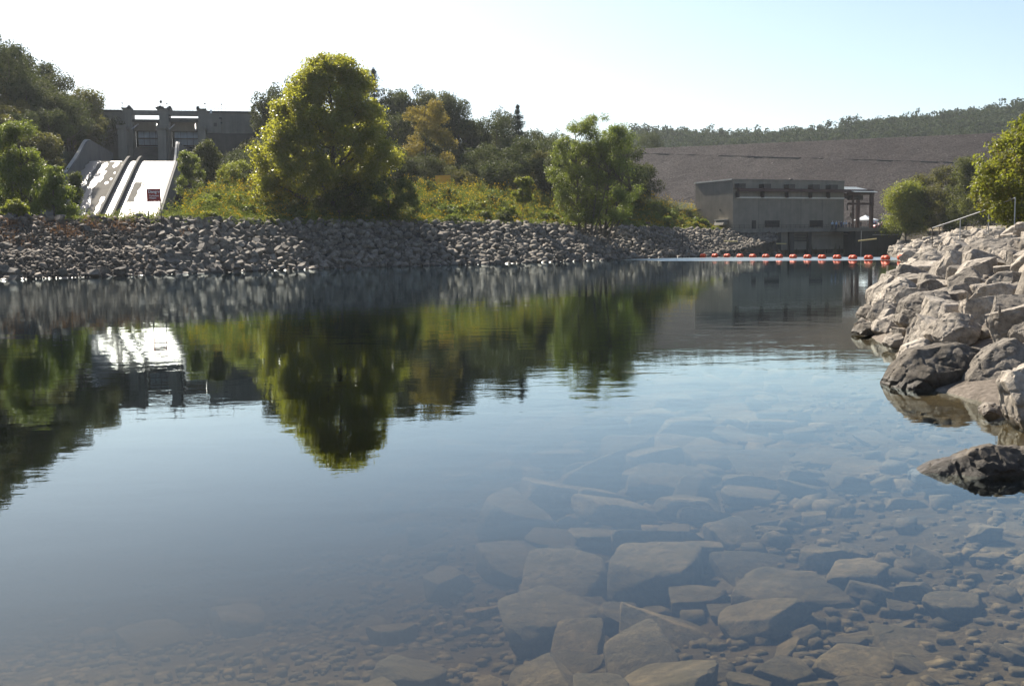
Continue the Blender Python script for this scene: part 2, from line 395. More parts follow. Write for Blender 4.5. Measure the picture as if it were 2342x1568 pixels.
def build_ground():
    th = np.concatenate([np.linspace(-180, -42, 60, endpoint=False), np.linspace(-42, 42, 420, endpoint=False), np.linspace(42, 180, 60)])
    th = np.radians(th)
    r = np.concatenate([np.linspace(0.3, 30, 120, endpoint=False), np.linspace(30, 90, 70, endpoint=False), np.linspace(90, 280, 210, endpoint=False), np.geomspace(280, 3500, 60)])
    T, RR = np.meshgrid(th, r)
    x, y = (RR * np.sin(T)).ravel(), (RR * np.cos(T)).ravel()
    z, s, k, u, t, q = H(x, y, True)
    z = z + np.where((s > 0) & (np.hypot(x, y) < 300), 0.10 * vnoise(x, y, 0.9), 0) + np.where(s < -0.5, 0.05 * vnoise(x, y, 1.9), 0)
    nx, ny = len(th), len(r)
    i = np.arange(nx * ny).reshape(ny, nx)
    f = np.stack([i[:-1, :-1], i[:-1, 1:], i[1:, 1:], i[1:, :-1]], -1).reshape(-1, 4)
    me = np_mesh('ground', np.stack([x, y, z], 1), f[:, ::-1], mat=ground_material(), smooth=True)
    c = np.tile(np.array([0.05, 0.055, 0.025, 1.0]), (len(x), 1))
    c[s <= -0.1] = (0.085, 0.062, 0.034, 1)                       # silty bed
    c[(s > -0.1) & (k == 0) & (s < 13.5)] = (0.075, 0.068, 0.06, 1)   # bank under the stones
    c[(s > 0.3) & (k == 0) & (s < 13.5) & (u < 390)] = (0.085, 0.07, 0.057, 1)
    c[(s > -0.1) & (k == 2)] = (0.17, 0.145, 0.12, 1)
    c[(s > 0.3) & (k == 3)] = (0.17, 0.145, 0.12, 1)
    c[(s > 0.3) & (k == 1)] = (0.16, 0.15, 0.13, 1)
    c[(k == 2) & (s > 16)] = (0.13, 0.125, 0.06, 1)
    rock = (t > 8.6) & (t < 17) & (q > -40) & (q < 10)
    c[rock] = (0.26, 0.235, 0.205, 1)
    c[(np.hypot(x, y) > 420)] = (0.028, 0.036, 0.02, 1)
    at_ = me.color_attributes.new('soil', 'FLOAT_COLOR', 'POINT'); at_.data.foreach_set('color', c.astype(np.float32).ravel())
    tag(link_mesh('ground', me), kind='structure')
build_ground()

def water_material():
    m, nt, out = nmat('river water'); L = nt.links
    geo = N(nt, 'ShaderNodeNewGeometry'); P = geo.outputs['Position']
    # ripples: broad swell and fine ones
    mp = N(nt, 'ShaderNodeMapping'); mp.inputs['Scale'].default_value = (0.55, 1.0, 1.0); mp.inputs['Rotation'].default_value = (0, 0, R(12)); L.new(P, mp.inputs[0])
    n1 = noise_(nt, mp.outputs[0], 0.9, 3, 0.5, 0.3); n2 = noise_(nt, mp.outputs[0], 4.0, 3, 0.55, 0.2); n3 = noise_(nt, P, 0.045, 3, 0.5)
    patch = ramp(nt, n3.outputs[0], [(0.38, (0.25,) * 3), (0.62, (1,) * 3)]).outputs[0]
    hgt = math_(nt, 'ADD', math_(nt, 'MULTIPLY', n1.outputs[0], 0.9), math_(nt, 'MULTIPLY', n2.outputs[0], 0.20))
    hgt = math_(nt, 'MULTIPLY', hgt, patch)
    bp = N(nt, 'ShaderNodeBump'); bp.inputs['Distance'].default_value = WAVE; bp.inputs['Strength'].default_value = 1.0; L.new(hgt, bp.inputs['Height'])
    # a breeze patch near the float line: an ellipse with ragged edge
    sub = N(nt, 'ShaderNodeVectorMath', operation='SUBTRACT'); L.new(P, sub.inputs[0]); sub.inputs[1].default_value = (37.5, 148.5, 0)
    rot = N(nt, 'ShaderNodeMapping'); rot.inputs['Rotation'].default_value = (0, 0, R(BAND_ROT)); L.new(sub.outputs[0], rot.inputs[0])
    sp = N(nt, 'ShaderNodeSeparateXYZ'); L.new(rot.outputs[0], sp.inputs[0])
    ex = math_(nt, 'POWER', math_(nt, 'ABSOLUTE', math_(nt, 'DIVIDE', sp.outputs[0], BAND_A)), 2); ey = math_(nt, 'POWER', math_(nt, 'ABSOLUTE', math_(nt, 'DIVIDE', sp.outputs[1], BAND_B)), 2)
    e = math_(nt, 'ADD', math_(nt, 'ADD', ex, ey), math_(nt, 'MULTIPLY_ADD', noise_(nt, mp.outputs[0], 0.10, 4, 0.6).outputs[0], 1.0))
    e.node.inputs[1].links[0].from_node.inputs[2].default_value = -0.5
    mk = N(nt, 'ShaderNodeMapRange'); mk.inputs[1].default_value = 1.05; mk.inputs[2].default_value = 0.9; L.new(e, mk.inputs[0])
    rg = N(nt, 'ShaderNodeMapRange'); rg.inputs[3].default_value = 0.0; rg.inputs[4].default_value = 0.30; L.new(mk.outputs[0], rg.inputs[0])
    fr = N(nt, 'ShaderNodeFresnel'); fr.inputs[0].default_value = 1.333; L.new(bp.outputs[0], fr.inputs['Normal'])
    # seen from below, the same air to water step applies (the sheet does not bend light)
    L.new(math_(nt, 'MULTIPLY_ADD', geo.outputs['Backfacing'], 0.75019 - 1.333), fr.inputs[0]); fr.inputs[0].links[0].from_node.inputs[2].default_value = 1.333
    tr = N(nt, 'ShaderNodeBsdfTransparent'); tr.inputs[0].default_value = WTINT
    gl = N(nt, 'ShaderNodeBsdfGlossy'); gl.inputs[0].default_value = (0.88, 0.99, 1, 1); L.new(bp.outputs[0], gl.inputs['Normal']); L.new(rg.outputs[0], gl.inputs['Roughness'])
    mx = N(nt, 'ShaderNodeMixShader'); rf = math_(nt, 'MULTIPLY', math_(nt, 'POWER', fr.outputs[0], 1.15), 1.3, True); rf = math_(nt, 'MULTIPLY', rf, math_(nt, 'MULTIPLY_ADD', mk.outputs[0], -0.45)); rf.node.inputs[1].links[0].from_node.inputs[2].default_value = 1.0; L.new(rf, mx.inputs[0]); L.new(tr.outputs[0], mx.inputs[1]); L.new(gl.outputs[0], mx.inputs[2])
    L.new(mx.outputs[0], out.inputs[0])
    va = N(nt, 'ShaderNodeVolumeAbsorption'); va.inputs[0].default_value = (0.60, 0.53, 0.42, 1); va.inputs['Density'].default_value = 0.75; L.new(va.outputs[0], out.inputs['Volume'])
    return m
WAVE, WTINT, BAND_ROT, BAND_A, BAND_B = 0.010, (0.90, 0.93, 0.88, 1), 44, 26, 14
wm = MB().box(-420, 130, -25, 262, -3.2, 0)
tag(wm.build('river', water_material()), kind='structure')

# embankment dam: a long stone faced slope with a road line running down it
def build_dam():
    m, nt, out = nmat('dam stone'); L = nt.links
    geo = N(nt, 'ShaderNodeNewGeometry'); P = geo.outputs['Position']
    n1 = noise_(nt, P, 0.05, 5, 0.6); n2 = noise_(nt, P, 1.6, 8, 0.8); n3 = noise_(nt, P, 1.1, 2, 0.5)
    c = ramp(nt, n1.outputs[0], [(0.3, (0.052, 0.045, 0.044)), (0.7, (0.074, 0.065, 0.062))]).outputs[0]
    c = mixc(nt, 1.0, c, ramp(nt, n2.outputs[0], [(0.3, (0.2,) * 3), (0.5, (1.0,) * 3), (0.7, (2.3,) * 3)]).outputs[0], 'MULTIPLY')
    c = mixc(nt, ramp(nt, n3.outputs[0], [(0.73, (0, 0, 0)), (0.76, (1, 1, 1))]).outputs[0], c, (0.25, 0.24, 0.225))
    b = N(nt, 'ShaderNodeBsdfPrincipled'); b.inputs['Roughness'].default_value = 0.95; b.inputs['Specular IOR Level'].default_value = 0.05; L.new(c, b.inputs['Base Color'])
    bp = N(nt, 'ShaderNodeBump'); bp.inputs['Distance'].default_value = 0.9; L.new(n2.outputs[0], bp.inputs['Height']); L.new(bp.outputs[0], b.inputs['Normal'])
    L.new(b.outputs[0], out.inputs[0])
    ls = np.linspace(-60, 260, 260); ds = np.concatenate([[-60, -10, -4], np.linspace(0, 84, 70)])
    A, D = np.meshgrid(ls, ds)
    zz = np.where(D < -4, np.where(D < -20, 14, 33), 36 - np.maximum(D, 0) / 2.4)
    zz = zz + np.where(D > 1, 0.35 * vnoise(A, D, 0.16) + 0.14 * rng.standard_normal(A.shape), 0)
    A = A.ravel(); D = D.ravel(); x = DAM_A.x + A * DAM_D.x + D * DAM_N.x; y = DAM_A.y + A * DAM_D.y + D * DAM_N.y
    i = np.arange(len(A)).reshape(len(ds), len(ls)); f = np.stack([i[:-1, :-1], i[:-1, 1:], i[1:, 1:], i[1:, :-1]], -1).reshape(-1, 4)
    me = np_mesh('slope', np.stack([x, y, zz.ravel()], 1), f[:, ::-1], mat=m)
    root = thing('embankment_dam', 'long dark grey embankment dam of loose rock rising behind the power station', 'dam', (0, 0, 0))
    link_mesh('slope', me, None, root)
    nrm = (DAM_N + Vector((0, 0, 2.4))).normalized()
    pts = [on_plane(1440 + (2215 - 1440) * k / 24, 351 + (373.5 - 351) * k / 24, DAM_A, nrm) for k in range(25)]
    g = MB()
    for a, b_ in zip(pts[:-1], pts[1:]):
        n_ = DAM_N
        g.hexa([a - n_ * .3 + Vector((0, 0, -.6)), b_ - n_ * .3 + Vector((0, 0, -.6)), b_ + n_ * .02 + Vector((0, 0, -.6)), a + n_ * .02 + Vector((0, 0, -.6))],
               [a - n_ * .3 + Vector((0, 0, .22)), b_ - n_ * .3 + Vector((0, 0, .22)), b_ + n_ * .02 + Vector((0, 0, .22)), a + n_ * .02 + Vector((0, 0, .22))])
    g.build('barrier_wall', MT['concrete_dark'], root)
build_dam()
# ------------------------------------------------------------------ stones
def cut_block(bm, rg, dims, cuts, keep=0.62):
    """a quarried block: a box cut by random planes"""
    bmesh.ops.create_cube(bm, size=1.0)
    for v in bm.verts: v.co = Vector((v.co.x * dims[0] * rg.uniform(.9, 1.1), v.co.y * dims[1] * rg.uniform(.9, 1.1), v.co.z * dims[2] * rg.uniform(.9, 1.1)))
    for _ in range(cuts):
        n = Vector((rg.gauss(0, 1), rg.gauss(0, 1), rg.gauss(0, .8))).normalized()
        sup = max(v.co.dot(n) for v in bm.verts)
        p = n * sup * rg.uniform(keep, 0.93)
        r = bmesh.ops.bisect_plane(bm, geom=bm.verts[:] + bm.edges[:] + bm.faces[:], plane_co=p, plane_no=n, clear_outer=True)
        es = [e for e in r['geom_cut'] if isinstance(e, bmesh.types.BMEdge)]
        if len(es) >= 3: bmesh.ops.edgeloop_fill(bm, edges=es)
    bmesh.ops.remove_doubles(bm, verts=bm.verts, dist=0.012)
    bmesh.ops.recalc_face_normals(bm, faces=bm.faces)
def roughen(bm, seed, amp=0.72, target=0.05, bev=0.018):
    bmesh.ops.bevel(bm, geom=list(bm.edges), offset=bev, segments=1, affect='EDGES')
    bmesh.ops.triangulate(bm, faces=bm.faces)
    L_ = 0.6
    while L_ > target:
        L_ = max(L_ / 2, target)
        bmesh.ops.subdivide_edges(bm, edges=[e for e in bm.edges if e.calc_length() > L_], cuts=1)
        bmesh.ops.triangulate(bm, faces=[f for f in bm.faces if len(f.verts) > 3])
    bm.normal_update(); o = Vector((seed * 3.1, seed * 1.7, seed * 0.9))
    for v in bm.verts:
        p = v.co + o
        d = noise.fractal(p * 2.6, 1.0, 2.1, 3) * 0.030 + noise.fractal(p * 9, 0.8, 2.1, 4) * 0.010
        r_ = abs(noise.noise(p * 3.7)); d -= 0.03 * max(0, 0.10 - r_) / 0.10          # breaks and seams
        d += (noise.cell(Vector((p.x * .9, p.y * .9, p.z * 6))) - .5) * 0.012           # bedding steps
        v.co += v.normal * d * amp
def sharp(me, ang=0.42):
    me.polygons.foreach_set('use_smooth', np.ones(len(me.polygons), dtype=bool)); me.set_sharp_from_angle(angle=ang)
def rock_proto(seed, detail=0, flat=0.7, n=9, worn=False):
    rg = random.Random(seed); bm = bmesh.new()
    cut_block(bm, rg, (1.0, rg.uniform(.66, .9), rg.uniform(.75, 1.0) * flat), n if detail else 8)
    if detail: roughen(bm, seed, 0.7, 0.045 if detail == 2 else 0.08)
    if worn: bmesh.ops.smooth_vert(bm, verts=bm.verts, factor=0.5, use_axis_x=True, use_axis_y=True, use_axis_z=True); bmesh.ops.smooth_vert(bm, verts=bm.verts, factor=0.5, use_axis_x=True, use_axis_y=True, use_axis_z=True)
    if not detail: bmesh.ops.triangulate(bm, faces=bm.faces)
    me = bpy.data.meshes.new('stone'); bm.to_mesh(me); bm.free()
    if detail: sharp(me)
    return me
HULL = [rock_proto(100 + i, 0, 0.75, 12 + i % 4) for i in range(14)]
HULLV = []
for me in HULL:
    v = np.empty(len(me.vertices) * 3, np.float32); me.vertices.foreach_get('co', v)
    f = np.array([list(p.vertices) for p in me.polygons], np.int32); HULLV.append((v.reshape(-1, 3), f))
def copies_of(protos, mat):
    out = []
    for m_ in protos:
        c = m_.copy(); c.materials.clear(); c.materials.append(mat); out.append(c)
    return out
def rot3(rz, rx, ry):
    return (Matrix.Rotation(rz, 3, 'Z') @ Matrix.Rotation(rx, 3, 'X') @ Matrix.Rotation(ry, 3, 'Y'))
def mass(name, items, mat, rnd_seed=1):
    """items: (x, y, z, size, rz, rx, ry, stretch z); one mesh for the stones nobody could count"""
    vs, fs, rn, b = [], [], [], 0; rg = np.random.default_rng(rnd_seed)
    for (x, y, z, s, rz, rx, ry, sz) in items:
        v, f = HULLV[rg.integers(len(HULLV))]
        Rm = np.array(rot3(rz, rx, ry)); w = (v * (s, s, s * sz)) @ Rm.T + (x, y, z)
        vs.append(w); fs.append(f + b); rn += [rg.random()] * len(f); b += len(v)
    return link_mesh(name, np_mesh(name, np.concatenate(vs), np.concatenate(fs), rn, mat))

class Grid2:
    def __init__(s, c): s.c, s.d = c, {}
    def ok(s, x, y, r, k):
        i, j = int(x // s.c), int(y // s.c)
        for a in (i - 1, i, i + 1):
            for b in (j - 1, j, j + 1):
                for (px, py, pr) in s.d.get((a, b), ()):
                    if (px - x) ** 2 + (py - y) ** 2 < ((r + pr) * k) ** 2: return False
        return True
    def put(s, x, y, r): s.d.setdefault((int(x // s.c), int(y // s.c)), []).append((x, y, r))
def in_view(x, y, pad=0.02): return y > 2 and abs(x / y) < 0.492 + pad

# --- riprap of the far bank
def far_bank():
    n = 150000
    x = np.concatenate([rng.uniform(-62, 62, 90000), rng.uniform(-62, -32, 60000)]); y = np.concatenate([rng.uniform(84, 228, 90000), rng.uniform(84, 130, 60000)])
    z, s, k, u, t, q = H(x, y, True)
    okm = (k == 0) & (s > -1.6) & (s < 13.6) & (u > -70) & (u < 1790)
    x, y, z, s, u = x[okm], y[okm], z[okm], s[okm], u[okm]
    sz = np.exp(rng.normal(0, 0.42, len(x)))
    base = np.interp(u, [280, 360, 470, 1350, 1520, 1700], [0.24, 0.38, 0.60, 0.58, 0.50, 0.42])
    big_edge = (u < 400) & ((s > 11.0) | (s < 1.2)) & (rng.random(len(x)) < 0.006)
    base = np.where(big_edge, 1.0, base)
    sz = np.clip(sz * base, 0.16, 1.1)
    order = np.argsort(-sz); g = Grid2(1.6); items = []
    for i in order:
        r = sz[i] * 0.5
        kk = 0.64
        if not g.ok(x[i], y[i], r, kk): continue
        g.put(x[i], y[i], r)
        items.append((x[i], y[i], z[i] + sz[i] * rng.uniform(0.0, 0.25), sz[i], rng.uniform(0, 6.28), rng.normal(0, 0.55), rng.normal(0, 0.55), rng.uniform(0.75, 1.2), u[i], s[i]))
    items.sort(key=lambda e: -e[3] / e[1])
    single = items[:280]; rest = [e for e in items[280:] if e[8] >= 385]; grav = [e for e in items[280:] if e[8] < 385]
    meshes = copies_of(HULL, MT['riprap'])
    for it in single:
        o = link_mesh('riprap_stone', random.choice(meshes))
        o.matrix_world = Matrix.LocRotScale(Vector(it[:3]), rot3(*it[4:7]), Vector((it[3], it[3], it[3] * it[7])))
        u_, s_ = it[8], it[9]
        if s_ < 2: lb, gr = 'grey angular stone at the waterline of the far bank', 'stones along the waterline of the far bank'
        elif s_ > 10.5: lb, gr = 'dark angular stone along the top edge of the far bank riprap', 'stones along the top of the far bank'
        else: lb, gr = 'larger grey stone half way up the far bank riprap slope', 'larger stones in the far bank riprap'
        tag(o, lb, 'stone', gr)
    tag(mass('riprap', [e[:8] for e in rest], MT['riprap'], 3), 'grey angular riprap stones covering the far bank', 'riprap', kind='stuff')
    r2 = np.random.default_rng(99); xe = r2.uniform(-100, -44, 16000); ye = r2.uniform(74, 130, 16000); z2, s2, k2, u2, t2, q2 = H(xe, ye, True)
    for i in np.where((k2 == 0) & (s2 > -1) & (s2 < 13.6) & (u2 > -420) & (u2 <= -60))[0]:       # the bank goes on past the picture's edge
        w_ = float(np.clip(np.exp(r2.normal(-1.1, .4)), .16, .9)); grav.append((xe[i], ye[i], z2[i] + w_ * .12, w_, r2.uniform(0, 6.28), r2.normal(0, .5), r2.normal(0, .5), 1.0))
    tag(mass('gravel', [e[:8] for e in grav], MT['gravel'], 4), 'brown broken gravel covering the left part of the far bank', 'gravel', kind='stuff')
    print('far bank stones', len(items))
far_bank()

# --- boulders of the near right bank
NEARP = [rock_proto(300 + i, 2, (0.62, 0.8, 0.95)[i % 3], 11 + i % 5) for i in range(12)]
B_MESH = copies_of(NEARP, MT['boulder'])
def boulder(mesh, loc, dims, rot, label, group=None, cat='boulder', name='boulder'):
    o = link_mesh(name, mesh); bb = [Vector(c) for c in mesh_dims(mesh)]
    o.matrix_world = Matrix.LocRotScale(Vector(loc), rot3(*rot), Vector((dims[0] / bb[0].x, dims[1] / bb[0].y, dims[2] / bb[0].z)))
    return tag(o, label, cat, group)
_dims = {}
def mesh_dims(me):
    if me.name not in _dims:
        v = np.empty(len(me.vertices) * 3, np.float32); me.vertices.foreach_get('co', v); v = v.reshape(-1, 3)
        _dims[me.name] = [tuple(v.max(0) - v.min(0))]
    return _dims[me.name]
def wedge_mesh(profile, depth, seed, mat, name='boulder', skew=0.0):
    """a boulder from its side outline (x, z): the outline is the belly of the block, its front and back are chipped smaller"""
    bm = bmesh.new(); rows = []; rg = random.Random(seed)
    n = len(profile); cx = sum(p[0] for p in profile) / n; zb = min(p[1] for p in profile); cz = sum(p[1] for p in profile) / n
    for fy, sx, sz in ((-1, 0.72, 0.62), (-0.35, 1.0, 1.0), (0.25, 0.98, 0.98), (1, 0.6, 0.55)):
        dx = rg.uniform(-.12, .12) * (abs(fy) > .5)
        rows.append([bm.verts.new((cx + dx + (p[0] - cx) * sx, fy * depth / 2, zb + (p[1] - zb) * sz)) for p in profile])
    for a, b in zip(rows[:-1], rows[1:]):
        for i in range(n): bm.faces.new((a[i], a[(i + 1) % n], b[(i + 1) % n], b[i]))
    bm.faces.new(rows[0][::-1]); bm.faces.new(rows[-1])
    bmesh.ops.recalc_face_normals(bm, faces=bm.faces)
    roughen(bm, seed, 1.0, 0.06, 0.015)
    me = bpy.data.meshes.new(name); bm.to_mesh(me); bm.free()
    sharp(me); me.materials.append(mat)
    return me
PLACED = []
def right_bank():
    # distinctive boulders: outline measured in the photograph, distance from where it meets water or bank
    def outline(pts, d, depth, seed, label, mat='boulder'):
        """pts in pixels, at distance d; the outline becomes a solid boulder there"""
        W = [at(u, v, d) for u, v in pts]; c = sum(W, Vector()) / len(W); c.z = 0
        prof = [(p.x - c.x, p.z) for p in W]
        me = wedge_mesh(prof, depth, seed, MT[mat])
        o = link_mesh('boulder', me); o.location = (c.x, d + depth / 2, 0)
        tag(o, label, 'boulder', 'distinct boulders on the right bank')
        xs = [p[0] for p in prof]; PLACED.append((c.x, d + depth / 2, (max(xs) - min(xs)) * 0.42))
    def dz(v, u): return CAM_Z * FPX / (v - (559 - 0.015 * (u - 1171)))
    d1 = dz(893, 2150)
    outline([(2052, 888), (2075, 850), (2118, 806), (2170, 800), (2225, 790), (2282, 806), (2270, 850), (2238, 892), (2240, 930), (2060, 920)], d1, 1.5, 11, 'big boulder with a dark shaded face and sharp left point standing in the water', 'stain_shade')
    d2 = dz(905, 2290)
    outline([(2240, 880), (2262, 838), (2300, 800), (2350, 776), (2400, 800), (2420, 900), (2400, 945), (2248, 930)], d2, 1.3, 12, 'broad pale boulder with sunlit sloping top, right of the dark faced boulder')
    outline([(2318, 880), (2335, 855), (2390, 840), (2450, 880), (2450, 985), (2360, 995), (2338, 960)], dz(985, 2350), 0.9, 13, 'pale boulder cut off by the right edge of the picture above the small wet stone')
    outline([(2252, 938), (2270, 922), (2300, 926), (2322, 945), (2318, 965), (2258, 962)], dz(955, 2290), 0.5, 14, 'small pale wet stone lying in the water below the big boulders')
    outline([(2112, 1098), (2150, 1076), (2210, 1062), (2262, 1034), (2300, 1026), (2400, 1040), (2440, 1080), (2440, 1150), (2112, 1118)], dz(1098, 2200), 0.8, 15, 'low dark wedge of rock pointing left, alone in the water in front of the bank', 'stain_shade')
    def perch(pts, depth, seed, label, mat='boulder'):
        b = max(pts, key=lambda p: p[1]); g = ground_hit(*b)
        outline(pts, g.y, depth, seed, label, mat)
    perch([(2148, 770), (2160, 745), (2205, 718), (2240, 722), (2268, 752), (2255, 778), (2210, 798), (2160, 792)], 1.3, 21, 'tilted pale block with a bright top facet behind the dark faced boulder')
    perch([(2075, 740), (2090, 690), (2130, 668), (2190, 665), (2205, 700), (2185, 735), (2130, 755), (2085, 752)], 1.6, 22, 'large slanting pale boulder in the middle of the right bank')
    perch([(2008, 758), (2020, 735), (2060, 718), (2074, 722), (2070, 762), (2015, 768)], 1.1, 23, 'low pale slab leaning into the water left of the slanting boulder')
    perch([(1972, 720), (1985, 703), (2040, 700), (2052, 712), (2045, 730), (1975, 732)], 1.2, 24, 'long dark fronted block lying at the waterline', 'stain_shade')
    perch([(1964, 760), (1980, 740), (2004, 738), (2012, 760), (1995, 768), (1968, 768)], 0.8, 25, 'small dark wet stone at the outermost point of the bank', 'stain_shade')
    perch([(2030, 690), (2040, 660), (2085, 635), (2110, 650), (2120, 690), (2060, 705)], 1.6, 29, 'pointed grey boulder above the waterline blocks')
    perch([(2030, 786), (2038, 770), (2072, 762), (2080, 780), (2060, 796), (2036, 796)], 0.7, 30, 'little stone with a dark wet foot at the water beside the slab')
    perch([(2072, 826), (2085, 795), (2130, 775), (2160, 790), (2130, 812), (2085, 836)], 1.0, 31, 'rough low pale stone right behind the dark faced boulder')
    g = Grid2(3.0)
    for p in PLACED: g.put(*p)
    n = 26000
    x = rng.uniform(2, 100, n); y = np.concatenate([rng.uniform(6, 60, n // 2), rng.uniform(60, 240, n // 2)])
    z, s, k, u, t, q = H(x, y, True)
    m = ((k == 2) | ((k == 1) & (s < 1))) & (s > -1.4) & (s < np.where(y < 90, 16, 13.5)) & (u < 2520) & (y > 11.5) & (s > 0.45)
    x, y, z, s, u = x[m], y[m], z[m], s[m], u[m]
    base = np.interp(y, [6, 20, 45, 80, 130, 200], [0.50, 0.56, 0.66, 0.78, 0.8, 0.75])
    sz = np.clip(base * np.exp(rng.normal(0, 0.5, len(x))), 0.24, np.interp(y, [10, 30, 60], [1.1, 1.35, 1.8]))
    sz = np.where(s > 12.5, np.minimum(sz, 0.8), sz)
    items = []
    for i in np.argsort(-sz):
        r = sz[i] * 0.5
        if s[i] < r * 1.05 and y[i] > 34: continue
        if not g.ok(x[i], y[i], r, 0.80): continue
        g.put(x[i], y[i], r)
        items.append((x[i], y[i], z[i] + sz[i] * rng.uniform(0.02, 0.2), sz[i], rng.uniform(0, 6.28), rng.normal(0, 0.28), rng.normal(0, 0.28), rng.uniform(0.8, 1.2), u[i], s[i]))
    items.sort(key=lambda e: -(e[3] / e[1]) * (1.0 if e[8] < 2380 else 0.01) * (1.0 if e[9] < 11 else 0.3))
    for it in items[:280]:
        me = random.choice(B_MESH); s_ = it[3]
        if it[9] < 1.0: lb, gr = 'pale limestone boulder with its foot in the water at the right bank', 'boulders along the waterline of the right bank'
        elif s_ > 1.5: lb, gr = 'large pale limestone boulder in the pile on the right bank', 'large boulders piled on the right bank'
        elif it[1] > 60: lb, gr = 'pale boulder on the distant part of the right bank', 'boulders on the distant part of the right bank'
        else: lb, gr = 'smaller pale limestone boulder wedged in the pile on the right bank', 'smaller boulders piled on the right bank'
        dm = mesh_dims(me)[0]
        o = link_mesh('boulder', me)
        o.matrix_world = Matrix.LocRotScale(Vector(it[:3]), rot3(*it[4:7]), Vector((s_, s_, s_ * it[7])))
        tag(o, lb, 'boulder', gr)
    rest = [e[:8] for e in items[280:]]
    # broken stones filling the gaps
    n = 9000
    x = rng.uniform(2, 60, n); y = rng.uniform(6, 110, n); z, s, k, u, t, q = H(x, y, True)
    m = (k == 2) & (s > 0.0) & (s < 15) & (u < 2480)
    for i in np.where(m)[0]:
        w = rng.uniform(0.12, 0.42); rest.append((x[i], y[i], z[i] + w * 0.15, w, rng.uniform(0, 6), rng.normal(0, .4), rng.normal(0, .4), 0.9))
    tag(mass('rubble', rest, MT['boulder'], 5), 'small broken pale stones filling the gaps of the right bank', 'rubble', kind='stuff')
    print('right bank boulders', len(items))
right_bank()

# --- stones on the river bed
def bed():
    S_MESH = copies_of([rock_proto(500 + i, 1, (0.4, 0.55, 0.7)[i % 3], 12 + i % 5, True) for i in range(10)], MT['sunk'])
    n = 16000
    y = 4.2 + 22 * rng.random(n) ** 1.6; x = y * rng.uniform(-0.53, 0.55, n)
    z, s, k, u, t, q = H(x, y, True)
    m = (s < -0.25); x, y, z, s, u = x[m], y[m], z[m], s[m], u[m]
    sz = np.clip(np.exp(rng.normal(-0.85, 0.62, len(x))) * np.interp(y, [5, 9, 13, 20], [0.42, 0.62, 0.95, 1.2]), 0.11, 1.1)
    # fewer and more silted stones to the left
    keep = np.exp(np.interp(x / y, [-0.45, -0.2, -0.02, 0.06], [-6.2, -5.2, -3.0, 0])); sz = np.where(rng.random(len(x)) < keep, sz * np.interp(x / y, [-0.4, 0.0], [0.7, 1.0]), 0.1)
    g = Grid2(1.6); items = []
    for i in np.argsort(-sz):
        if sz[i] < 0.13 or not g.ok(x[i], y[i], sz[i] * 0.5, 0.74): continue
        g.put(x[i], y[i], sz[i] * 0.5)
        tilt = rng.normal(0, 0.22, 2); h = sz[i] * 0.34
        zc = min(z[i] + h * rng.uniform(0.1, 0.6), -0.05 - h * 1.15 - sz[i] * 0.5 * (abs(tilt[0]) + abs(tilt[1])))
        items.append((x[i], y[i], zc, sz[i], rng.uniform(0, 6.28), tilt[0], tilt[1], rng.uniform(0.55, 0.85), u[i]))
    items.sort(key=lambda e: -e[3] / e[1])
    for it in items[:280]:
        lb, gr = ('large flat silted slab lying on the river bed under clear water', 'large slabs on the river bed') if it[3] > 0.85 else (('silted brown stone on the shallow bed close to the right shore', 'stones on the bed near the shore') if it[0] > 0.1 * it[1] else ('dim silted stone on the deeper bed away from the shore', 'stones on the deeper bed'))
        o = link_mesh('submerged_stone', random.choice(S_MESH))
        o.matrix_world = Matrix.LocRotScale(Vector(it[:3]), rot3(*it[4:7]), Vector((it[3], it[3], it[3] * it[7])))
        tag(o, lb, 'stone', gr)
    rest = [e[:8] for e in items[280:]]
    for i in range(7000):
        yy = 4 + 16 * random.random() ** 1.4; xx = yy * random.uniform(-0.53, 0.52); zz = h1(xx, yy) if False else None
        rest.append((xx, yy, zz, random.uniform(0.03, 0.13), random.uniform(0, 6), 0, 0, 0.8))
    xs = np.array([r[0] for r in rest]); ys = np.array([r[1] for r in rest]); zs = H(xs, ys)
    rest = [(r[0], r[1], r[2] if r[2] is not None else float(zs[i]) + 0.01, *r[3:]) for i, r in enumerate(rest) if zs[i] < -0.16]
    tag(mass('cobbles', rest, MT['sunk'], 9), 'small cobbles scattered on the river bed', 'cobbles', kind='stuff')
bed()
# ------------------------------------------------------------------ vegetation
def leaves(P, size, rg, aspect=0.6, up=0.5, droop=0.0, out=None):
    """diamond leaves at points P (n,3); size (n,)"""
    n = len(P)
    nrm = rg.normal(size=(n, 3)); nrm[:, 2] += up
    if out is not None: nrm += out * 0.8
    nrm /= np.linalg.norm(nrm, axis=1, keepdims=True) + 1e-9
    a = rg.normal(size=(n, 3)); a[:, 2] -= droop
    a -= nrm * np.sum(a * nrm, axis=1, keepdims=True); a /= np.linalg.norm(a, axis=1, keepdims=True) + 1e-9
    b = np.cross(nrm, a); L = size[:, None] * 0.5; W = L * aspect
    bend = nrm * L * 0.25
    v = np.stack([P - a * L, P + b * W + bend, P + a * L, P - b * W + bend], 1).reshape(-1, 3)
    return v, np.arange(4 * n).reshape(n, 4)
def blob_cloud(blobs, n, rg, shell=0.55, squash=0.85):
    """points in the outer shells of many clump spheres (x, y, z, r)"""
    B = np.array(blobs); w = B[:, 3] ** 2; w /= w.sum()
    idx = rg.choice(len(B), n, p=w); d = rg.normal(size=(n, 3)); d /= np.linalg.norm(d, axis=1, keepdims=True)
    rr = (shell + (1 - shell) * rg.random(n) ** 0.7) * B[idx, 3] * (1 + 0.14 * rg.normal(size=n))
    P = B[idx, :3] + d * rr[:, None] * (1, 1, squash)
    return P, d, idx
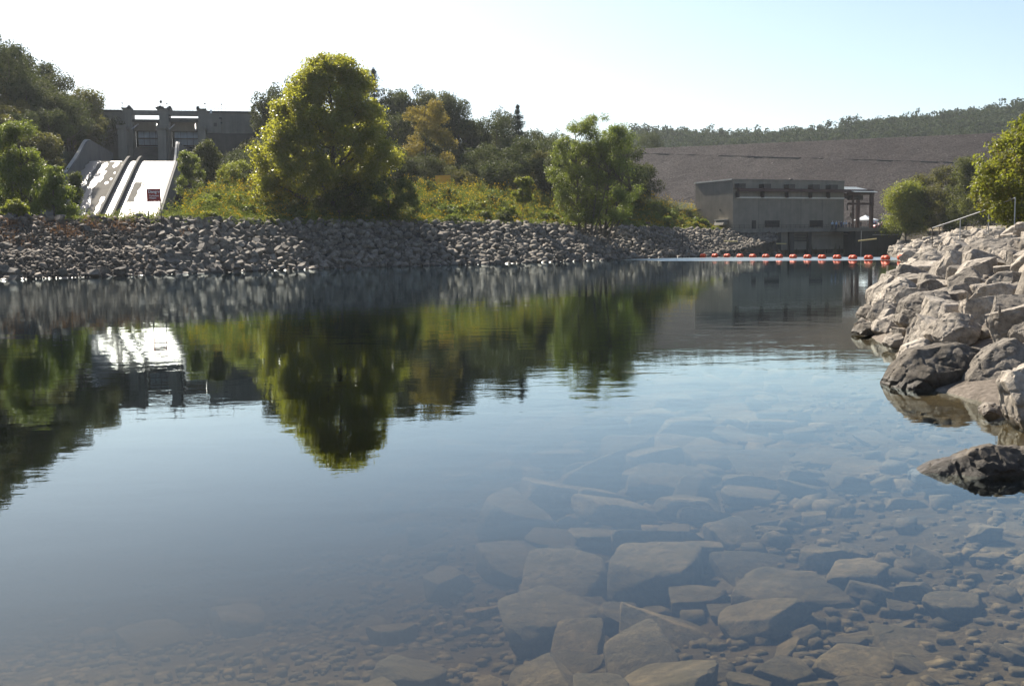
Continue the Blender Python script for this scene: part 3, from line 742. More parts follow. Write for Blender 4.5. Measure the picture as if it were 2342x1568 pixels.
def crown_blobs(rg, h0, h1_, rad, prof, nb, br, off=(0, 0)):
    """clumps filling a crown between heights h0..h1_, prof(f) gives relative radius"""
    out = []
    while len(out) < nb:
        f = rg.random(); z = h0 + (h1_ - h0) * f; R_ = rad * prof(f)
        a = rg.uniform(0, 2 * np.pi); r = R_ * (0.25 + 0.75 * rg.random() ** 0.5)
        k = br * rg.uniform(0.65, 1.25) * (0.6 + 0.4 * prof(f))
        out.append((off[0] + r * np.cos(a), off[1] + r * np.sin(a), z, k))
    return out
def build_tree(name, label, cat, loc, blobs, trunk, nleaf, lsize, lmat, bark, seed, group=None, aspect=0.6, up=0.4, limbs=14, tr=0.25, shell=0.5, droop=0.0, stems=None):
    rg = np.random.default_rng(seed); rt = thing(name, label, cat, loc, group)
    mb = MB()
    for (bx, by, hgt, r0, lean) in (stems or [(0, 0, trunk, tr, (0, 0))]):
        k = 7; pts = []; 
        for i in range(k):
            f = i / (k - 1); pts.append((bx + lean[0] * f + 0.12 * r0 * math.sin(i * 2.1 + seed) * 3 * f, by + lean[1] * f + 0.1 * r0 * math.cos(i * 1.7) * 3 * f, hgt * f - 0.3))
        rs = [r0 * (1.25 if i == 0 else 1) * (1 - 0.8 * i / (k - 1)) for i in range(k)]
        mb.poly_tube(pts, rs, 8)
        sel = sorted(blobs, key=lambda b: rg.random())[:limbs]
        for b in sel:
            if stems and abs(b[0] - bx - lean[0] * .6) > 0.35 * max(1, abs(b[2])): continue
            f = min(0.92, max(0.12, (b[2] - math.hypot(b[0] - bx, b[1] - by) * 0.75) / hgt)); i = f * (k - 1); i0 = int(i); a = Vector(pts[i0]).lerp(Vector(pts[min(i0 + 1, k - 1)]), i - i0)
            e = Vector(b[:3]); mid = a.lerp(e, 0.5) + Vector((0, 0, -0.08 * (e - a).length))
            rr = max(0.03, r0 * (1 - 0.8 * f) * 0.5)
            mb.poly_tube([a, mid, e], [rr, rr * 0.65, rr * 0.2], 6)
    o = mb.build('trunk', bark, None)
    o.parent = rt
    P, d, idx = blob_cloud(blobs, nleaf, rg, shell)
    v, f = leaves(P, lsize * rg.uniform(0.6, 1.3, nleaf), rg, aspect, up, droop, d)
    cl = rg.random(len(blobs))
    rnd = np.clip(0.65 * rg.random(nleaf) + 0.4 * cl[idx], 0, 1)
    me = np_mesh('crown', v, f, rnd, lmat)
    link_mesh('crown', me, None, rt)
    return rt
def spruce(name, label, loc, h, r, seed, group=None):
    rg = np.random.default_rng(seed); rt = thing(name, label, 'spruce tree', loc, group)
    mb = MB().tube((0, 0, -0.3), (0, 0, h), 0.22, 0.03, 7); o = mb.build('trunk', MT['bark']); o.parent = rt
    P = []
    nl = 26
    for i in range(nl):
        f = i / (nl - 1); z = h * (0.22 + 0.76 * f) + rg.normal(0, .3); R_ = r * (1 - f) ** 0.8 + 0.25
        for k in range(11):
            if rg.random() < 0.12: continue
            a = rg.uniform(0, 6.28); L_ = R_ * rg.uniform(0.45, 1.15)
            for j in range(22):
                t = (j + rg.random()) / 22
                P.append((math.cos(a) * L_ * t + rg.normal(0, .14), math.sin(a) * L_ * t + rg.normal(0, .14), z - 0.30 * L_ * t + 0.35 * L_ * t * t + rg.normal(0, .26)))
    P = np.array(P); v, f = leaves(P, rg.uniform(0.3, 0.6, len(P)), rg, 0.3, 0.3)
    link_mesh('crown', np_mesh('crown', v, f, rg.random(len(P)), MT['needle']), None, rt); return rt
def place(o, loc, rz=0, s=(1, 1, 1)):
    o.location = loc; o.rotation_euler = (0, 0, rz); o.scale = s; return o
rnd_prof = lambda f: max(0.15, math.sin(math.pi * (0.12 + 0.80 * f)) ** 0.7)

def forests():
    protos = []
    specs = [(10.5, 4.0, 24, 1.7, 'leaf_forest'), (12.5, 4.4, 28, 1.8, 'leaf_forest'), (9.0, 3.8, 22, 1.5, 'leaf_olive'), (13.5, 4.2, 30, 1.6, 'leaf_forest'), (8.0, 3.6, 20, 1.5, 'leaf_olive'), (11.5, 4.8, 30, 1.7, 'leaf_forest')]
    for i, (h, r, nb, br, lm) in enumerate(specs):
        rg = np.random.default_rng(40 + i); bl = crown_blobs(rg, h * 0.25, h * 0.92, r, rnd_prof, nb, br)
        t = build_tree('broadleaf_tree', 'tree', 'tree', (0, 0, 0), bl, h * 0.85, 6500, 0.36, MT[lm], MT['bark'], 60 + i, limbs=8, tr=0.2)
        protos.append(t)
    used = [False] * len(protos)
    def put(i, loc, rz, s, label, group):
        o = protos[i] if not used[i] else copy_tree(protos[i]); used[i] = True
        place(o, loc, rz, s); tag(o, label, 'tree', group); return o
    kindw = ['dark green', 'tall dark green', 'olive green', 'tall narrow dark green', 'low olive green', 'broad dark green']
    g = Grid2(7.0)
    def scatter(n, xr, yr, cond, sp, label, group, smin=0.75, smax=1.15, pick=None):
        x = rng.uniform(*xr, n); y = rng.uniform(*yr, n); z, s, k, u, t, q = H(x, y, True); m = cond(x, y, z, s, u, t, q); c = 0
        for i in np.where(m)[0]:
            if not g.ok(x[i], y[i], sp / 2, 1.0): continue
            g.put(x[i], y[i], sp / 2); c += 1
            j = int(rng.choice(len(protos), p=pick)) if pick is not None else int(rng.integers(len(protos)))
            w = rng.uniform(smin, smax); put(j, (x[i], y[i], z[i] - 0.3), rng.uniform(0, 6.28), (w, w, w * rng.uniform(0.9, 1.15)), kindw[j] + ' ' + label, group)
        print(group, c)
    scatter(6000, (-190, -60), (140, 290), lambda x, y, z, s, u, t, q: (t < -11.5) & (t > -62) & (s > 18) & (q < 50) & (q > -50) & (u > -110) & (z > 7), 4.6,
            'tree on the steep wooded hill left of the spillway', 'trees on the hill left of the spillway')
    scatter(8000, (-75, 45), (198, 275), lambda x, y, z, s, u, t, q: (t > 12) & (u > 555) & (u < 1465) & (z > 6.5) & ((t > 18) | (q > 5)) & ~((u > 1415) & (y > 250)), 5.4,
            'tree on the wooded hill behind the meadow', 'trees on the wooded hill behind the meadow')
    # single trees on the skyline
    spruce('spruce_tree', 'dark pointed spruce rising above the wood left of the locust trees', (at(1185, 300, 246).x, 246, h1(at(1185, 300, 246).x, 246)), (at(1185, 248, 246).z - h1(at(1185, 300, 246).x, 246)), 5.2, 5)
    spruce('spruce_tree', 'spruce top showing behind the right shoulder of the sycamore', (at(858, 300, 258).x, 258, h1(at(858, 300, 258).x, 258)), (at(858, 155, 258).z - h1(at(858, 300, 258).x, 258)), 5.2, 6)
    for (u, v, Y, j, lb) in ((1048, 226, 250, 1, 'tall dark tree on the skyline beside the sunlit crown'), (945, 192, 252, 5, 'tallest rounded tree on the skyline right of the sycamore'), (1000, 196, 256, 2, 'olive skyline tree next to the tallest rounded tree'),
                             (900, 192, 258, 0, 'skyline tree just right of the sycamore'), (655, 172, 256, 5, 'dark skyline tree behind the left shoulder of the sycamore'), (612, 196, 250, 0, 'dark tree at the right end of the spillway wall'),
                             (1135, 262, 244, 1, 'dark tree left of the pointed spruce'), (1250, 298, 236, 0, 'small skyline tree behind the left locust tree'), (190, 185, 243, 2, 'thin sparse tree at the edge of the left hill skyline'), (30, 106, 262, 1, 'topmost tree of the left hill'), (1480, 296, 394, 5, 'dark tree showing above the left end of the dam crest')):
        x = at(u, v, Y).x; top = at(u, v, Y).z; b = h1(x, Y) if Y != 394 else top - 13
        hh = max(7, top - b); H0 = specs[j][0] * 1.02
        put(j, (x, Y, top - hh), random.uniform(0, 6), (min(1.15, hh / H0), min(1.15, hh / H0), hh / H0), lb, None)
    rg = np.random.default_rng(91); x_ = at(972, 300, 222).x; b_ = h1(x_, 222); tp = at(972, 208, 222).z - b_
    build_tree('broadleaf_tree', 'tree with flare tinted yellow brown leaves behind the right side of the sycamore', 'tree', (x_, 222, b_ - .3), crown_blobs(rg, tp * .2, tp * .93, 5.6, rnd_prof, 44, 1.8), tp * .85, 15000, 0.36, MT['leaf_flare'], MT['bark'], 92, limbs=10, tr=0.22)
    # the far ridge: one distant wood
    rg = np.random.default_rng(77); V, F, Rn, b = [], [], [], 0
    n = 9000; y = rg.uniform(600, 830, n); x = y * rg.uniform(0.03, 0.56, n); z, s, k, u, t, q = H(x, y, True)
    gg = Grid2(9); cnt = 0
    for i in range(n):
        if not gg.ok(x[i], y[i], 3.0, 1.0): continue
        gg.put(x[i], y[i], 3.0); cnt += 1
        w = rg.uniform(0.75, 1.2); tall = rg.random() < 0.12
        bl = [(x[i] + rg.normal(0, 1.7), y[i] + rg.normal(0, 1.7), z[i] + w * (1.0 + rg.uniform(0, 8.5 + 3 * tall)), rg.uniform(1.8, 3.0)) for _ in range(8)]
        P, d, idx = blob_cloud(bl, 150, rg, 0.3); v, f = leaves(P, rg.uniform(1.0, 1.8, 150), rg, 0.85, 0.5, 0, d)
        V.append(v); F.append(f + b); b += len(v); Rn.append(np.clip(rg.random() * 0.7 + 0.4 * rg.random(150), 0, 1))
    o = link_mesh('forest', np_mesh('forest', np.concatenate(V), np.concatenate(F), np.concatenate(Rn), MT['leaf_ridge']))
    tag(o, 'distant wooded ridge beyond the dam crest', 'forest', kind='stuff'); print('ridge', cnt)
forests()

def single_trees():
    # sycamore
    Y = 150.0; xb = at(765, 480, Y).x; zb = h1(xb, Y); top = at(765, 122, Y).z - zb; k = Y / FPX
    rg = np.random.default_rng(3)
    # outline of the crown: half widths left and right of the stem at given heights (pixels of the photograph)
    rows = [(446, 190, 100), (400, 194, 145), (350, 190, 175), (310, 172, 155), (250, 146, 128), (200, 108, 112), (165, 80, 90), (140, 52, 66), (130, 34, 50)]
    bl = []
    for _ in range(340):
        v = rg.uniform(138, 446); vs = [r_[0] for r_ in rows][::-1]
        l = np.interp(v, vs, [r_[1] for r_ in rows][::-1]) * k; r = np.interp(v, vs, [r_[2] for r_ in rows][::-1]) * k
        br = rg.uniform(1.0, 2.1) * (0.65 + 0.35 * min(1, (l + r) / 16)); a = rg.uniform(0, 2 * np.pi); f = (0.25 + 0.75 * rg.random() ** 0.45)
        cx = (r - l) / 2; hw = max(0.4, (l + r) / 2 - br * 0.75)
        bl.append((cx + hw * f * math.cos(a), hw * f * math.sin(a) * 0.9, at(765, v, Y).z - zb, br))
    build_tree('sycamore_tree', 'big round sunlit yellow green sycamore standing behind the far bank', 'tree', (xb, Y, zb), bl, top * 0.9, 125000, 0.31, MT['leaf_syc'], MT['bark_pale'], 31, aspect=0.75, limbs=60, tr=0.55, shell=0.03, up=0.2)
    # locust trees on the point: airy layered foliage on several stems
    def locust(u0, vb, vt, Y, rows, stems, nb, nl, seed, label, brr=(0.7, 1.45), lm='leaf_loc', ls=0.26, cat='tree', name='locust_tree', sq=1):
        x0 = at(u0, vb, Y).x; z0 = h1(x0, Y); k = Y / FPX; rg = np.random.default_rng(seed); bl = []
        rows = sorted(rows)
        for _ in range(nb):
            v = rg.uniform(rows[0][0], rows[-1][0]); l = np.interp(v, [r_[0] for r_ in rows], [r_[1] for r_ in rows]) * k; r = np.interp(v, [r_[0] for r_ in rows], [r_[2] for r_ in rows]) * k
            a = rg.uniform(0, 2 * np.pi); f = rg.random() ** 0.5; br = rg.uniform(*brr)
            bl.append(((r - l) / 2 + (l + r) / 2 * f * math.cos(a), (l + r) / 2 * f * math.sin(a) * 0.8, at(u0, v, Y).z - z0, br))
        st = [(sx * k, sy, at(u0 + sx, vtop, Y).z - z0, sr, (lx * k, 0)) for (sx, sy, vtop, sr, lx) in stems]
        return build_tree(name, label, cat, (x0, Y, z0), bl, 1, nl, ls, MT[lm], MT['bark'], seed, stems=st, limbs=70, aspect=0.5, shell=0.2, up=0.7, tr=0.2)
    locust(1325, 515, 262, 171, [(268, 26, 60), (290, 36, 78), (330, 48, 78), (360, 70, 60), (410, 75, 60), (440, 62, 60), (480, 45, 48), (508, 38, 40)],
           [(0, 0, 290, .22, -8), (14, .8, 310, .2, 12), (26, -.6, 330, .18, 26), (5, 1.5, 340, .15, -22), (34, .7, 380, .14, 40)], 175, 42000, 21, 'taller left locust tree with several thin dark stems on the grassy point')
    locust(1383, 515, 290, 175, [(292, -10, 62), (330, 50, 78), (370, 45, 60), (410, 50, 55), (440, 55, 85), (470, 50, 78), (508, 42, 60)],
           [(0, 0, 330, .30, 14), (-4, 1.0, 350, .2, -22), (6, -.6, 400, .18, 36), (16, .5, 420, .12, 50)], 155, 38000, 22, 'right locust tree with a thick dark stem on the grassy point')
    # left foreground trees above the gravel bank
    locust(50, 500, 285, 126, [(290, 20, 25), (320, 50, 45), (360, 60, 55), (400, 65, 60), (440, 62, 60), (480, 55, 50)], [(0, 0, 320, .22, 6), (8, .6, 350, .14, 25), (-10, .5, 350, .14, -25)], 75, 22000, 23, 'yellow green locust tree above the gravel bank, left of the spillway chute', lm='leaf_loc', brr=(0.7, 1.4))
    locust(125, 500, 378, 121, [(384, 12, 16), (410, 38, 40), (450, 45, 48), (490, 42, 46)], [(0, 0, 400, .14, 0), (4, .4, 410, .1, 16)], 42, 13000, 24, 'smaller leafy tree right beside the yellow green locust, above the gravel bank', brr=(0.6, 1.1))
    locust(178, 500, 395, 134, [(402, 8, 6), (430, 14, 8), (470, 18, 8), (495, 20, 10)], [(0, 0, 420, .08, -4)], 22, 5000, 25, 'thin dull green tree partly covering the left edge of the chute', brr=(0.4, 0.8), lm='leaf_shrub')
    locust(-40, 500, 300, 132, [(306, 20, 30), (350, 60, 60), (420, 70, 60), (490, 60, 60)], [(0, 0, 330, .2, 0)], 55, 15000, 26, 'green tree cut off by the left edge of the picture', brr=(0.8, 1.4), lm='leaf_olive')
    locust(33, 503, 458, 112, [(462, 10, 10), (475, 26, 26), (492, 28, 26)], [(0, 0, 470, .05, 0), (3, .2, 472, .04, 12)], 22, 3600, 27, 'small bright yellow bush on the gravel bank at the left', lm='leaf_yel', cat='bush', name='bush', brr=(0.35, 0.6), ls=0.3)
    # between chute and sycamore
    locust(432, 448, 342, 168, [(350, 10, 12), (370, 24, 26), (400, 26, 30), (440, 20, 26)], [(0, 0, 360, .12, 6)], 36, 9500, 28, 'slim light green tree just right of the spillway chute', brr=(0.5, 1.0), lm='leaf_loc')
    locust(476, 440, 324, 186, [(330, 12, 14), (350, 26, 28), (390, 26, 30), (430, 26, 26)], [(0, 0, 350, .15, 0)], 40, 9000, 29, 'dark rounded tree behind the slim light green tree', brr=(0.8, 1.3), lm='leaf_shrub', ls=0.36)
    locust(535, 450, 366, 172, [(372, 20, 26), (395, 40, 42), (430, 46, 46), (448, 40, 40)], [(0, 0, 395, .1, 0)], 40, 11000, 32, 'yellow green thicket left of the sycamore foot', brr=(0.6, 1.2), lm='leaf_yel', cat='bush', name='bush')
    locust(590, 470, 395, 160, [(400, 14, 14), (430, 30, 30), (465, 36, 36)], [(0, 0, 420, .06, 0)], 22, 6000, 33, 'low dull bush at the left foot of the sycamore', brr=(0.6, 1.0), lm='leaf_olive', cat='bush', name='bush')
    # shrubs under the sycamore
    locust(775, 503, 405, 147.5, [(412, 40, 45), (440, 60, 60), (480, 60, 60), (500, 58, 60)], [(0, 0, 440, .1, 0)], 60, 17000, 34, 'dark shrub under the left half of the sycamore', brr=(0.7, 1.2), lm='leaf_shrub', cat='bush', name='bush')
    locust(890, 506, 405, 149, [(410, 45, 40), (440, 70, 80), (480, 75, 90), (502, 75, 85)], [(0, 0, 440, .1, 0)], 70, 20000, 35, 'broad dark shrub under the right half of the sycamore', brr=(0.7, 1.2), lm='leaf_shrub', cat='bush', name='bush')
    locust(1195, 470, 398, 167, [(402, 6, 8), (415, 16, 20), (440, 24, 26), (462, 24, 24)], [(0, 0, 405, .06, 2)], 26, 5200, 36, 'light green sapling standing in the goldenrod meadow', brr=(0.4, 0.75), lm='leaf_yel', cat='sapling', name='sapling', ls=0.3)
    locust(1240, 405, 345, 205, [(350, 18, 16), (380, 32, 30), (405, 30, 30)], [(0, 0, 365, .1, 0)], 30, 8000, 37, 'grey green tree at the foot of the wood behind the sapling', brr=(0.8, 1.3), lm='leaf_olive')
    # right side
    def rb(u0, vb, Y, rows, nb, nl, seed, label, brr, lm, ls, stems=None, cat='tree', name='broadleaf_tree'):
        return locust(u0, vb, 0, Y, rows, stems or [(0, 0, rows[0][0] + 20, .2, 0)], nb, nl, seed, label, brr, lm, ls, cat, name)
    rb(2072, 525, 224, [(424, 22, 24), (445, 42, 44), (480, 58, 54), (512, 52, 50), (526, 46, 46)], 120, 30000, 41, 'round yellow green willow beside the parked cars', (1.2, 2.2), 'leaf_yel', 0.34, name='willow_tree')
    rb(2110, 520, 236, [(402, 20, 30), (430, 40, 45), (520, 40, 50)], 50, 13000, 42, 'dark green tree right behind the round willow', (1.1, 2.0), 'leaf_olive', 0.36)
    rb(2160, 520, 222, [(386, 24, 26), (420, 45, 45), (470, 50, 50), (518, 46, 46)], 60, 16000, 43, 'dark tree with a yellowing side in the middle of the right group', (1.1, 1.9), 'leaf_olive', 0.36)
    rb(2206, 520, 214, [(368, 20, 22), (410, 42, 42), (470, 50, 50), (518, 50, 50)], 60, 16000, 44, 'tall dark tree half hidden by the nearest right tree', (1.1, 1.9), 'leaf_shrub', 0.36)
    rb(2262, 520, 205, [(395, 30, 40), (450, 60, 60), (518, 60, 60)], 60, 15000, 45, 'dark low tree behind the white stair rail', (1.1, 1.9), 'leaf_shrub', 0.36)
    rb(2350, 520, 190, [(380, 50, 50), (450, 70, 80), (518, 70, 80)], 60, 15000, 46, 'dark tree behind the nearest tree at the right edge', (1.1, 1.9), 'leaf_shrub', 0.36)
    rb(2352, 500, 92, [(268, 40, 60), (310, 75, 90), (360, 115, 110), (400, 130, 120), (440, 122, 120), (465, 105, 115), (484, 80, 95), (500, 50, 80)], 170, 24000, 47, 'near light green tree with narrow leaves leaning in from the right edge', (0.55, 1.1), 'leaf_yel', 0.30, [(0, 0, 300, .2, -10), (10, .4, 330, .14, 30), (-6, .3, 340, .12, -60)], name='willow_tree')
single_trees()

def meadow_bushes():
    specs = [(1.9, 1.5, 'leaf_loc', 'bright green rounded shrub in the goldenrod meadow'), (1.5, 1.7, 'leaf_yel', 'yellow green spreading shrub in the goldenrod meadow'), (1.4, 1.2, 'leaf_olive', 'small olive green shrub in the goldenrod meadow'), (2.3, 1.6, 'leaf_shrub', 'taller dark green shrub in the goldenrod meadow')]
    pr = []
    for i, (h, r, lm, lb) in enumerate(specs):
        rg = np.random.default_rng(200 + i); bl = crown_blobs(rg, 0.25, h * 0.8, r, lambda f: 1 - 0.55 * f, 16, 0.5)
        pr.append(build_tree('bush', lb, 'bush', (0, 0, 0), bl, h * .6, 2600, 0.22, MT[lm], MT['bark'], 220 + i, limbs=8, tr=0.06))
    used = [False] * 4; g = Grid2(4.0); c = 0
    n = 1500; x = rng.uniform(-60, 52, n); y = rng.uniform(108, 225, n); z, s, k, u, t, q = H(x, y, True)
    for i in range(n):
        if not (k[i] == 0 and 11.4 < s[i] < 42 and (395 < u[i] < 730 or 985 < u[i] < 1300 or 1330 < u[i] < 1660) and abs(t[i]) > 9.5 and z[i] < 13): continue
        if not g.ok(x[i], y[i], 1.3, 1.0): continue
        g.put(x[i], y[i], 1.3); c += 1
        if c > 150: break
        j = int(rng.choice(4, p=[.34, .3, .22, .14])); o = pr[j] if not used[j] else copy_tree(pr[j]); used[j] = True
        w = rng.uniform(0.75, 1.5) * (0.75 if s[i] < 13.5 else 1.0); place(o, (x[i], y[i], z[i] - .05), rng.uniform(0, 6.28), (w, w, w * rng.uniform(.8, 1.1))); tag(o, specs[j][3], 'bush', 'shrubs in the goldenrod meadow')
    print('bushes', c)
meadow_bushes()

def meadow():
    """goldenrod and weeds on the ground behind the riprap, the fringe of the right bank and dry tufts on the gravel"""
    rg = np.random.default_rng(12)
    n = 80000; x = rg.uniform(-66, 56, n); y = rg.uniform(104, 236, n); z, s, k, u, t, q = H(x, y, True)
    m = (k == 0) & (s > 10.9) & (u > 150) & (u < 1668) & (s < np.where(u < 430, 24, 52)) & ~((np.abs(t) < 9.5) & (q < 60)) & (z < 14)
    keep = rg.random(n) < np.clip(1.25 - (s - 12) / 60, 0.35, 1)
    m &= keep
    x, y, z, s, u = x[m], y[m], z[m], s[m], u[m]; n = len(x)
    lump = 0.5 + 0.5 * vnoise(x, y, 0.55, 1.0); lump2 = 0.5 + 0.5 * vnoise(x, y, 0.23, 4.0)
    lump3 = 0.5 + 0.5 * vnoise(x, y, 1.3, 9.0)
    lump4 = np.clip(vnoise(x, y, 0.62, 2.0) * 2.2 + 0.25, 0, 1.2)
    hgt = (0.5 + 0.55 * lump + 0.5 * lump2 * lump3 + 1.5 * lump4 * sm(s, 13, 18)) * np.interp(s, [10.9, 12.5, 16], [0.5, 0.95, 1.2]) * rg.uniform(0.75, 1.2, n)
    hgt = np.where(u < 430, hgt * np.interp(u, [200, 300, 430], [0.45, 0.55, 1.0]), hgt)
    ylw = (lump2 * 0.55 + 0.45 * (0.5 + 0.5 * vnoise(x, y, 0.8, 7.0)))
    ylw = np.where((u > 430) , ylw, ylw * 0.45)
    V, F, Rn, b = [], [], [], 0
    per = 11
    f = rg.random((n, per)) ** 0.8
    P = np.stack([x[:, None] + rg.normal(0, 0.24, (n, per)), y[:, None] + rg.normal(0, 0.24, (n, per)), z[:, None] + hgt[:, None] * f], 2).reshape(-1, 3)
    sz = rg.uniform(0.15, 0.32, n * per); v, fc = leaves(P, sz, rg, 0.42, 0.25)
    V.append(v); F.append(fc); b = len(v)
    Rn.append(np.clip(rg.random(n * per) * 0.4 + 0.22 * np.repeat(lump, per), 0, 0.62))
    # flower plumes on top
    fl = rg.random(n) < np.clip((ylw - 0.36) * 1.7, 0.03, 0.7) * (s > 12.5); xi = np.where(fl)[0]; pf = 6
    P = np.stack([x[xi][:, None] + rg.normal(0, 0.17, (len(xi), pf)), y[xi][:, None] + rg.normal(0, 0.17, (len(xi), pf)), z[xi][:, None] + hgt[xi][:, None] * rg.uniform(0.9, 1.14, (len(xi), pf))], 2).reshape(-1, 3)
    v, fc = leaves(P, rg.uniform(0.12, 0.27, len(P)), rg, 0.6, 0.1); V.append(v); F.append(fc + b); b += len(v); Rn.append(rg.uniform(0.67, 0.93, len(P)))
    # faded brown seed heads
    xi = np.where(rg.random(n) < 0.05)[0]
    P = np.stack([x[xi][:, None] + rg.normal(0, 0.12, (len(xi), 4)), y[xi][:, None] + rg.normal(0, 0.12, (len(xi), 4)), z[xi][:, None] + hgt[xi][:, None] * rg.uniform(0.9, 1.2, (len(xi), 4))], 2).reshape(-1, 3)
    v, fc = leaves(P, rg.uniform(0.12, 0.26, len(P)), rg, 0.4, 0.1); V.append(v); F.append(fc + b); b += len(v); Rn.append(rg.uniform(0.955, 1.0, len(P)))
    o = link_mesh('goldenrod', np_mesh('goldenrod', np.concatenate(V), np.concatenate(F), np.concatenate(Rn), MT['meadow']))
    tag(o, 'yellow flowering goldenrod and weeds covering the far bank', 'goldenrod', kind='stuff'); print('meadow', n)
    # dry tufts on the left gravel
    spots = [(20, 548, 45, 14), (130, 530, 40, 13), (165, 540, 30, 10), (300, 522, 34, 9), (275, 528, 22, 7), (215, 520, 26, 7), (30, 522, 16, 8), (420, 538, 20, 4)]
    P = []
    for (u0, v0, du, dv) in spots:
        for _ in range(330):
            g = ground_hit(u0 + rg.normal(0, du * .55), v0 + rg.normal(0, dv * .5)) if False else None
        c = ground_hit(u0, v0); w = du * c.y / FPX
        xx = c.x + rg.normal(0, w * .55, 420); yy = c.y + rg.normal(0, w * .5, 420); zz = H(xx, yy) + rg.random(420) ** 1.3 * 0.55
        P.append(np.stack([xx, yy, zz], 1))
    P = np.concatenate(P); v, fc = leaves(P, rg.uniform(0.15, 0.38, len(P)), rg, 0.2, -0.2)
    tag(link_mesh('dry_grass', np_mesh('dry_grass', v, fc, rg.random(len(P)), MT['dryplant'])), 'reddish brown dry grass on the gravel bank', 'dry grass', kind='stuff')
    # weeds along the road and crest on the right
    n = 5200; x = rg.uniform(20, 120, n); y = rg.uniform(60, 250, n); z, s, k, u, t, q = H(x, y, True)
    m = (k == 2) & (s > 15.5) & (s < 30) & ~((s > 16) & (s < 20)); x, y, z = x[m], y[m], z[m]; n = len(x)
    P = np.stack([x[:, None] + rg.normal(0, 0.3, (n, 9)), y[:, None] + rg.normal(0, 0.3, (n, 9)), z[:, None] + rg.random((n, 9)) * 0.7], 2).reshape(-1, 3)
    v, fc = leaves(P, rg.uniform(0.15, 0.4, len(P)), rg, 0.35, 0.2)
    tag(link_mesh('weeds', np_mesh('weeds', v, fc, rg.random(len(P)) * 0.62, MT['meadow'])), 'weeds along the road on the right bank', 'weeds', kind='stuff')
meadow()
# ------------------------------------------------------------------ spillway
def reg2(x, y): return (x / 4.611 + 180) * .9368, (y / 4.611 + 220) * .9368
def spf(x, y, q):
    """(t, z) of a spot of the photograph on the plane q of the spillway frame"""
    p = on_plane(*reg2(x, y), SP0 + SPF * q, SPF); return sp_ts(p.x, p.y)[0], p.z
SPM = Matrix(((SPL.x, SPF.x, 0, SP0.x), (SPL.y, SPF.y, 0, SP0.y), (0, 0, 1, 0), (0, 0, 0, 1)))     # local (t, q, z)
def wall_along(mb, t0, t1, qs, ztop, zbot):
    for a, b in zip(qs[:-1], qs[1:]):
        mb.hexa([(t0, a, zbot(a)), (t1, a, zbot(a)), (t1, b, zbot(b)), (t0, b, zbot(b))], [(t0, a, ztop(a)), (t1, a, ztop(a)), (t1, b, ztop(b)), (t0, b, ztop(b))])
def wet_material():
    m, nt, out = nmat('thin running water'); L = nt.links
    geo = N(nt, 'ShaderNodeNewGeometry'); b = N(nt, 'ShaderNodeBsdfPrincipled')
    b.inputs['Base Color'].default_value = (0.16, 0.155, 0.145, 1); b.inputs['Roughness'].default_value = 0.38; b.inputs['IOR'].default_value = 1.33
    b.inputs['Specular IOR Level'].default_value = 1.0
    mp = N(nt, 'ShaderNodeMapping'); mp.inputs['Scale'].default_value = (2.5, 2.5, 2.5); L.new(geo.outputs['Position'], mp.inputs[0])
    n1 = noise_(nt, mp.outputs[0], 2.0, 5, 0.7)
    bp = N(nt, 'ShaderNodeBump'); bp.inputs['Distance'].default_value = 0.05; L.new(n1.outputs[0], bp.inputs['Height']); L.new(bp.outputs[0], b.inputs['Normal'])
    L.new(b.outputs[0], out.inputs[0]); return m
MT['wet'] = wet_material()
MT['chute'] = simple('dry chute concrete', (0.15, 0.14, 0.12), 0.95, 0.15, 0.6, spec=0.1)
MT['algae'] = simple('algae dark concrete', (0.028, 0.030, 0.026), 0.9, 0.3, 0.5)  # dividing walls: shade of their right faces put into the dark colour
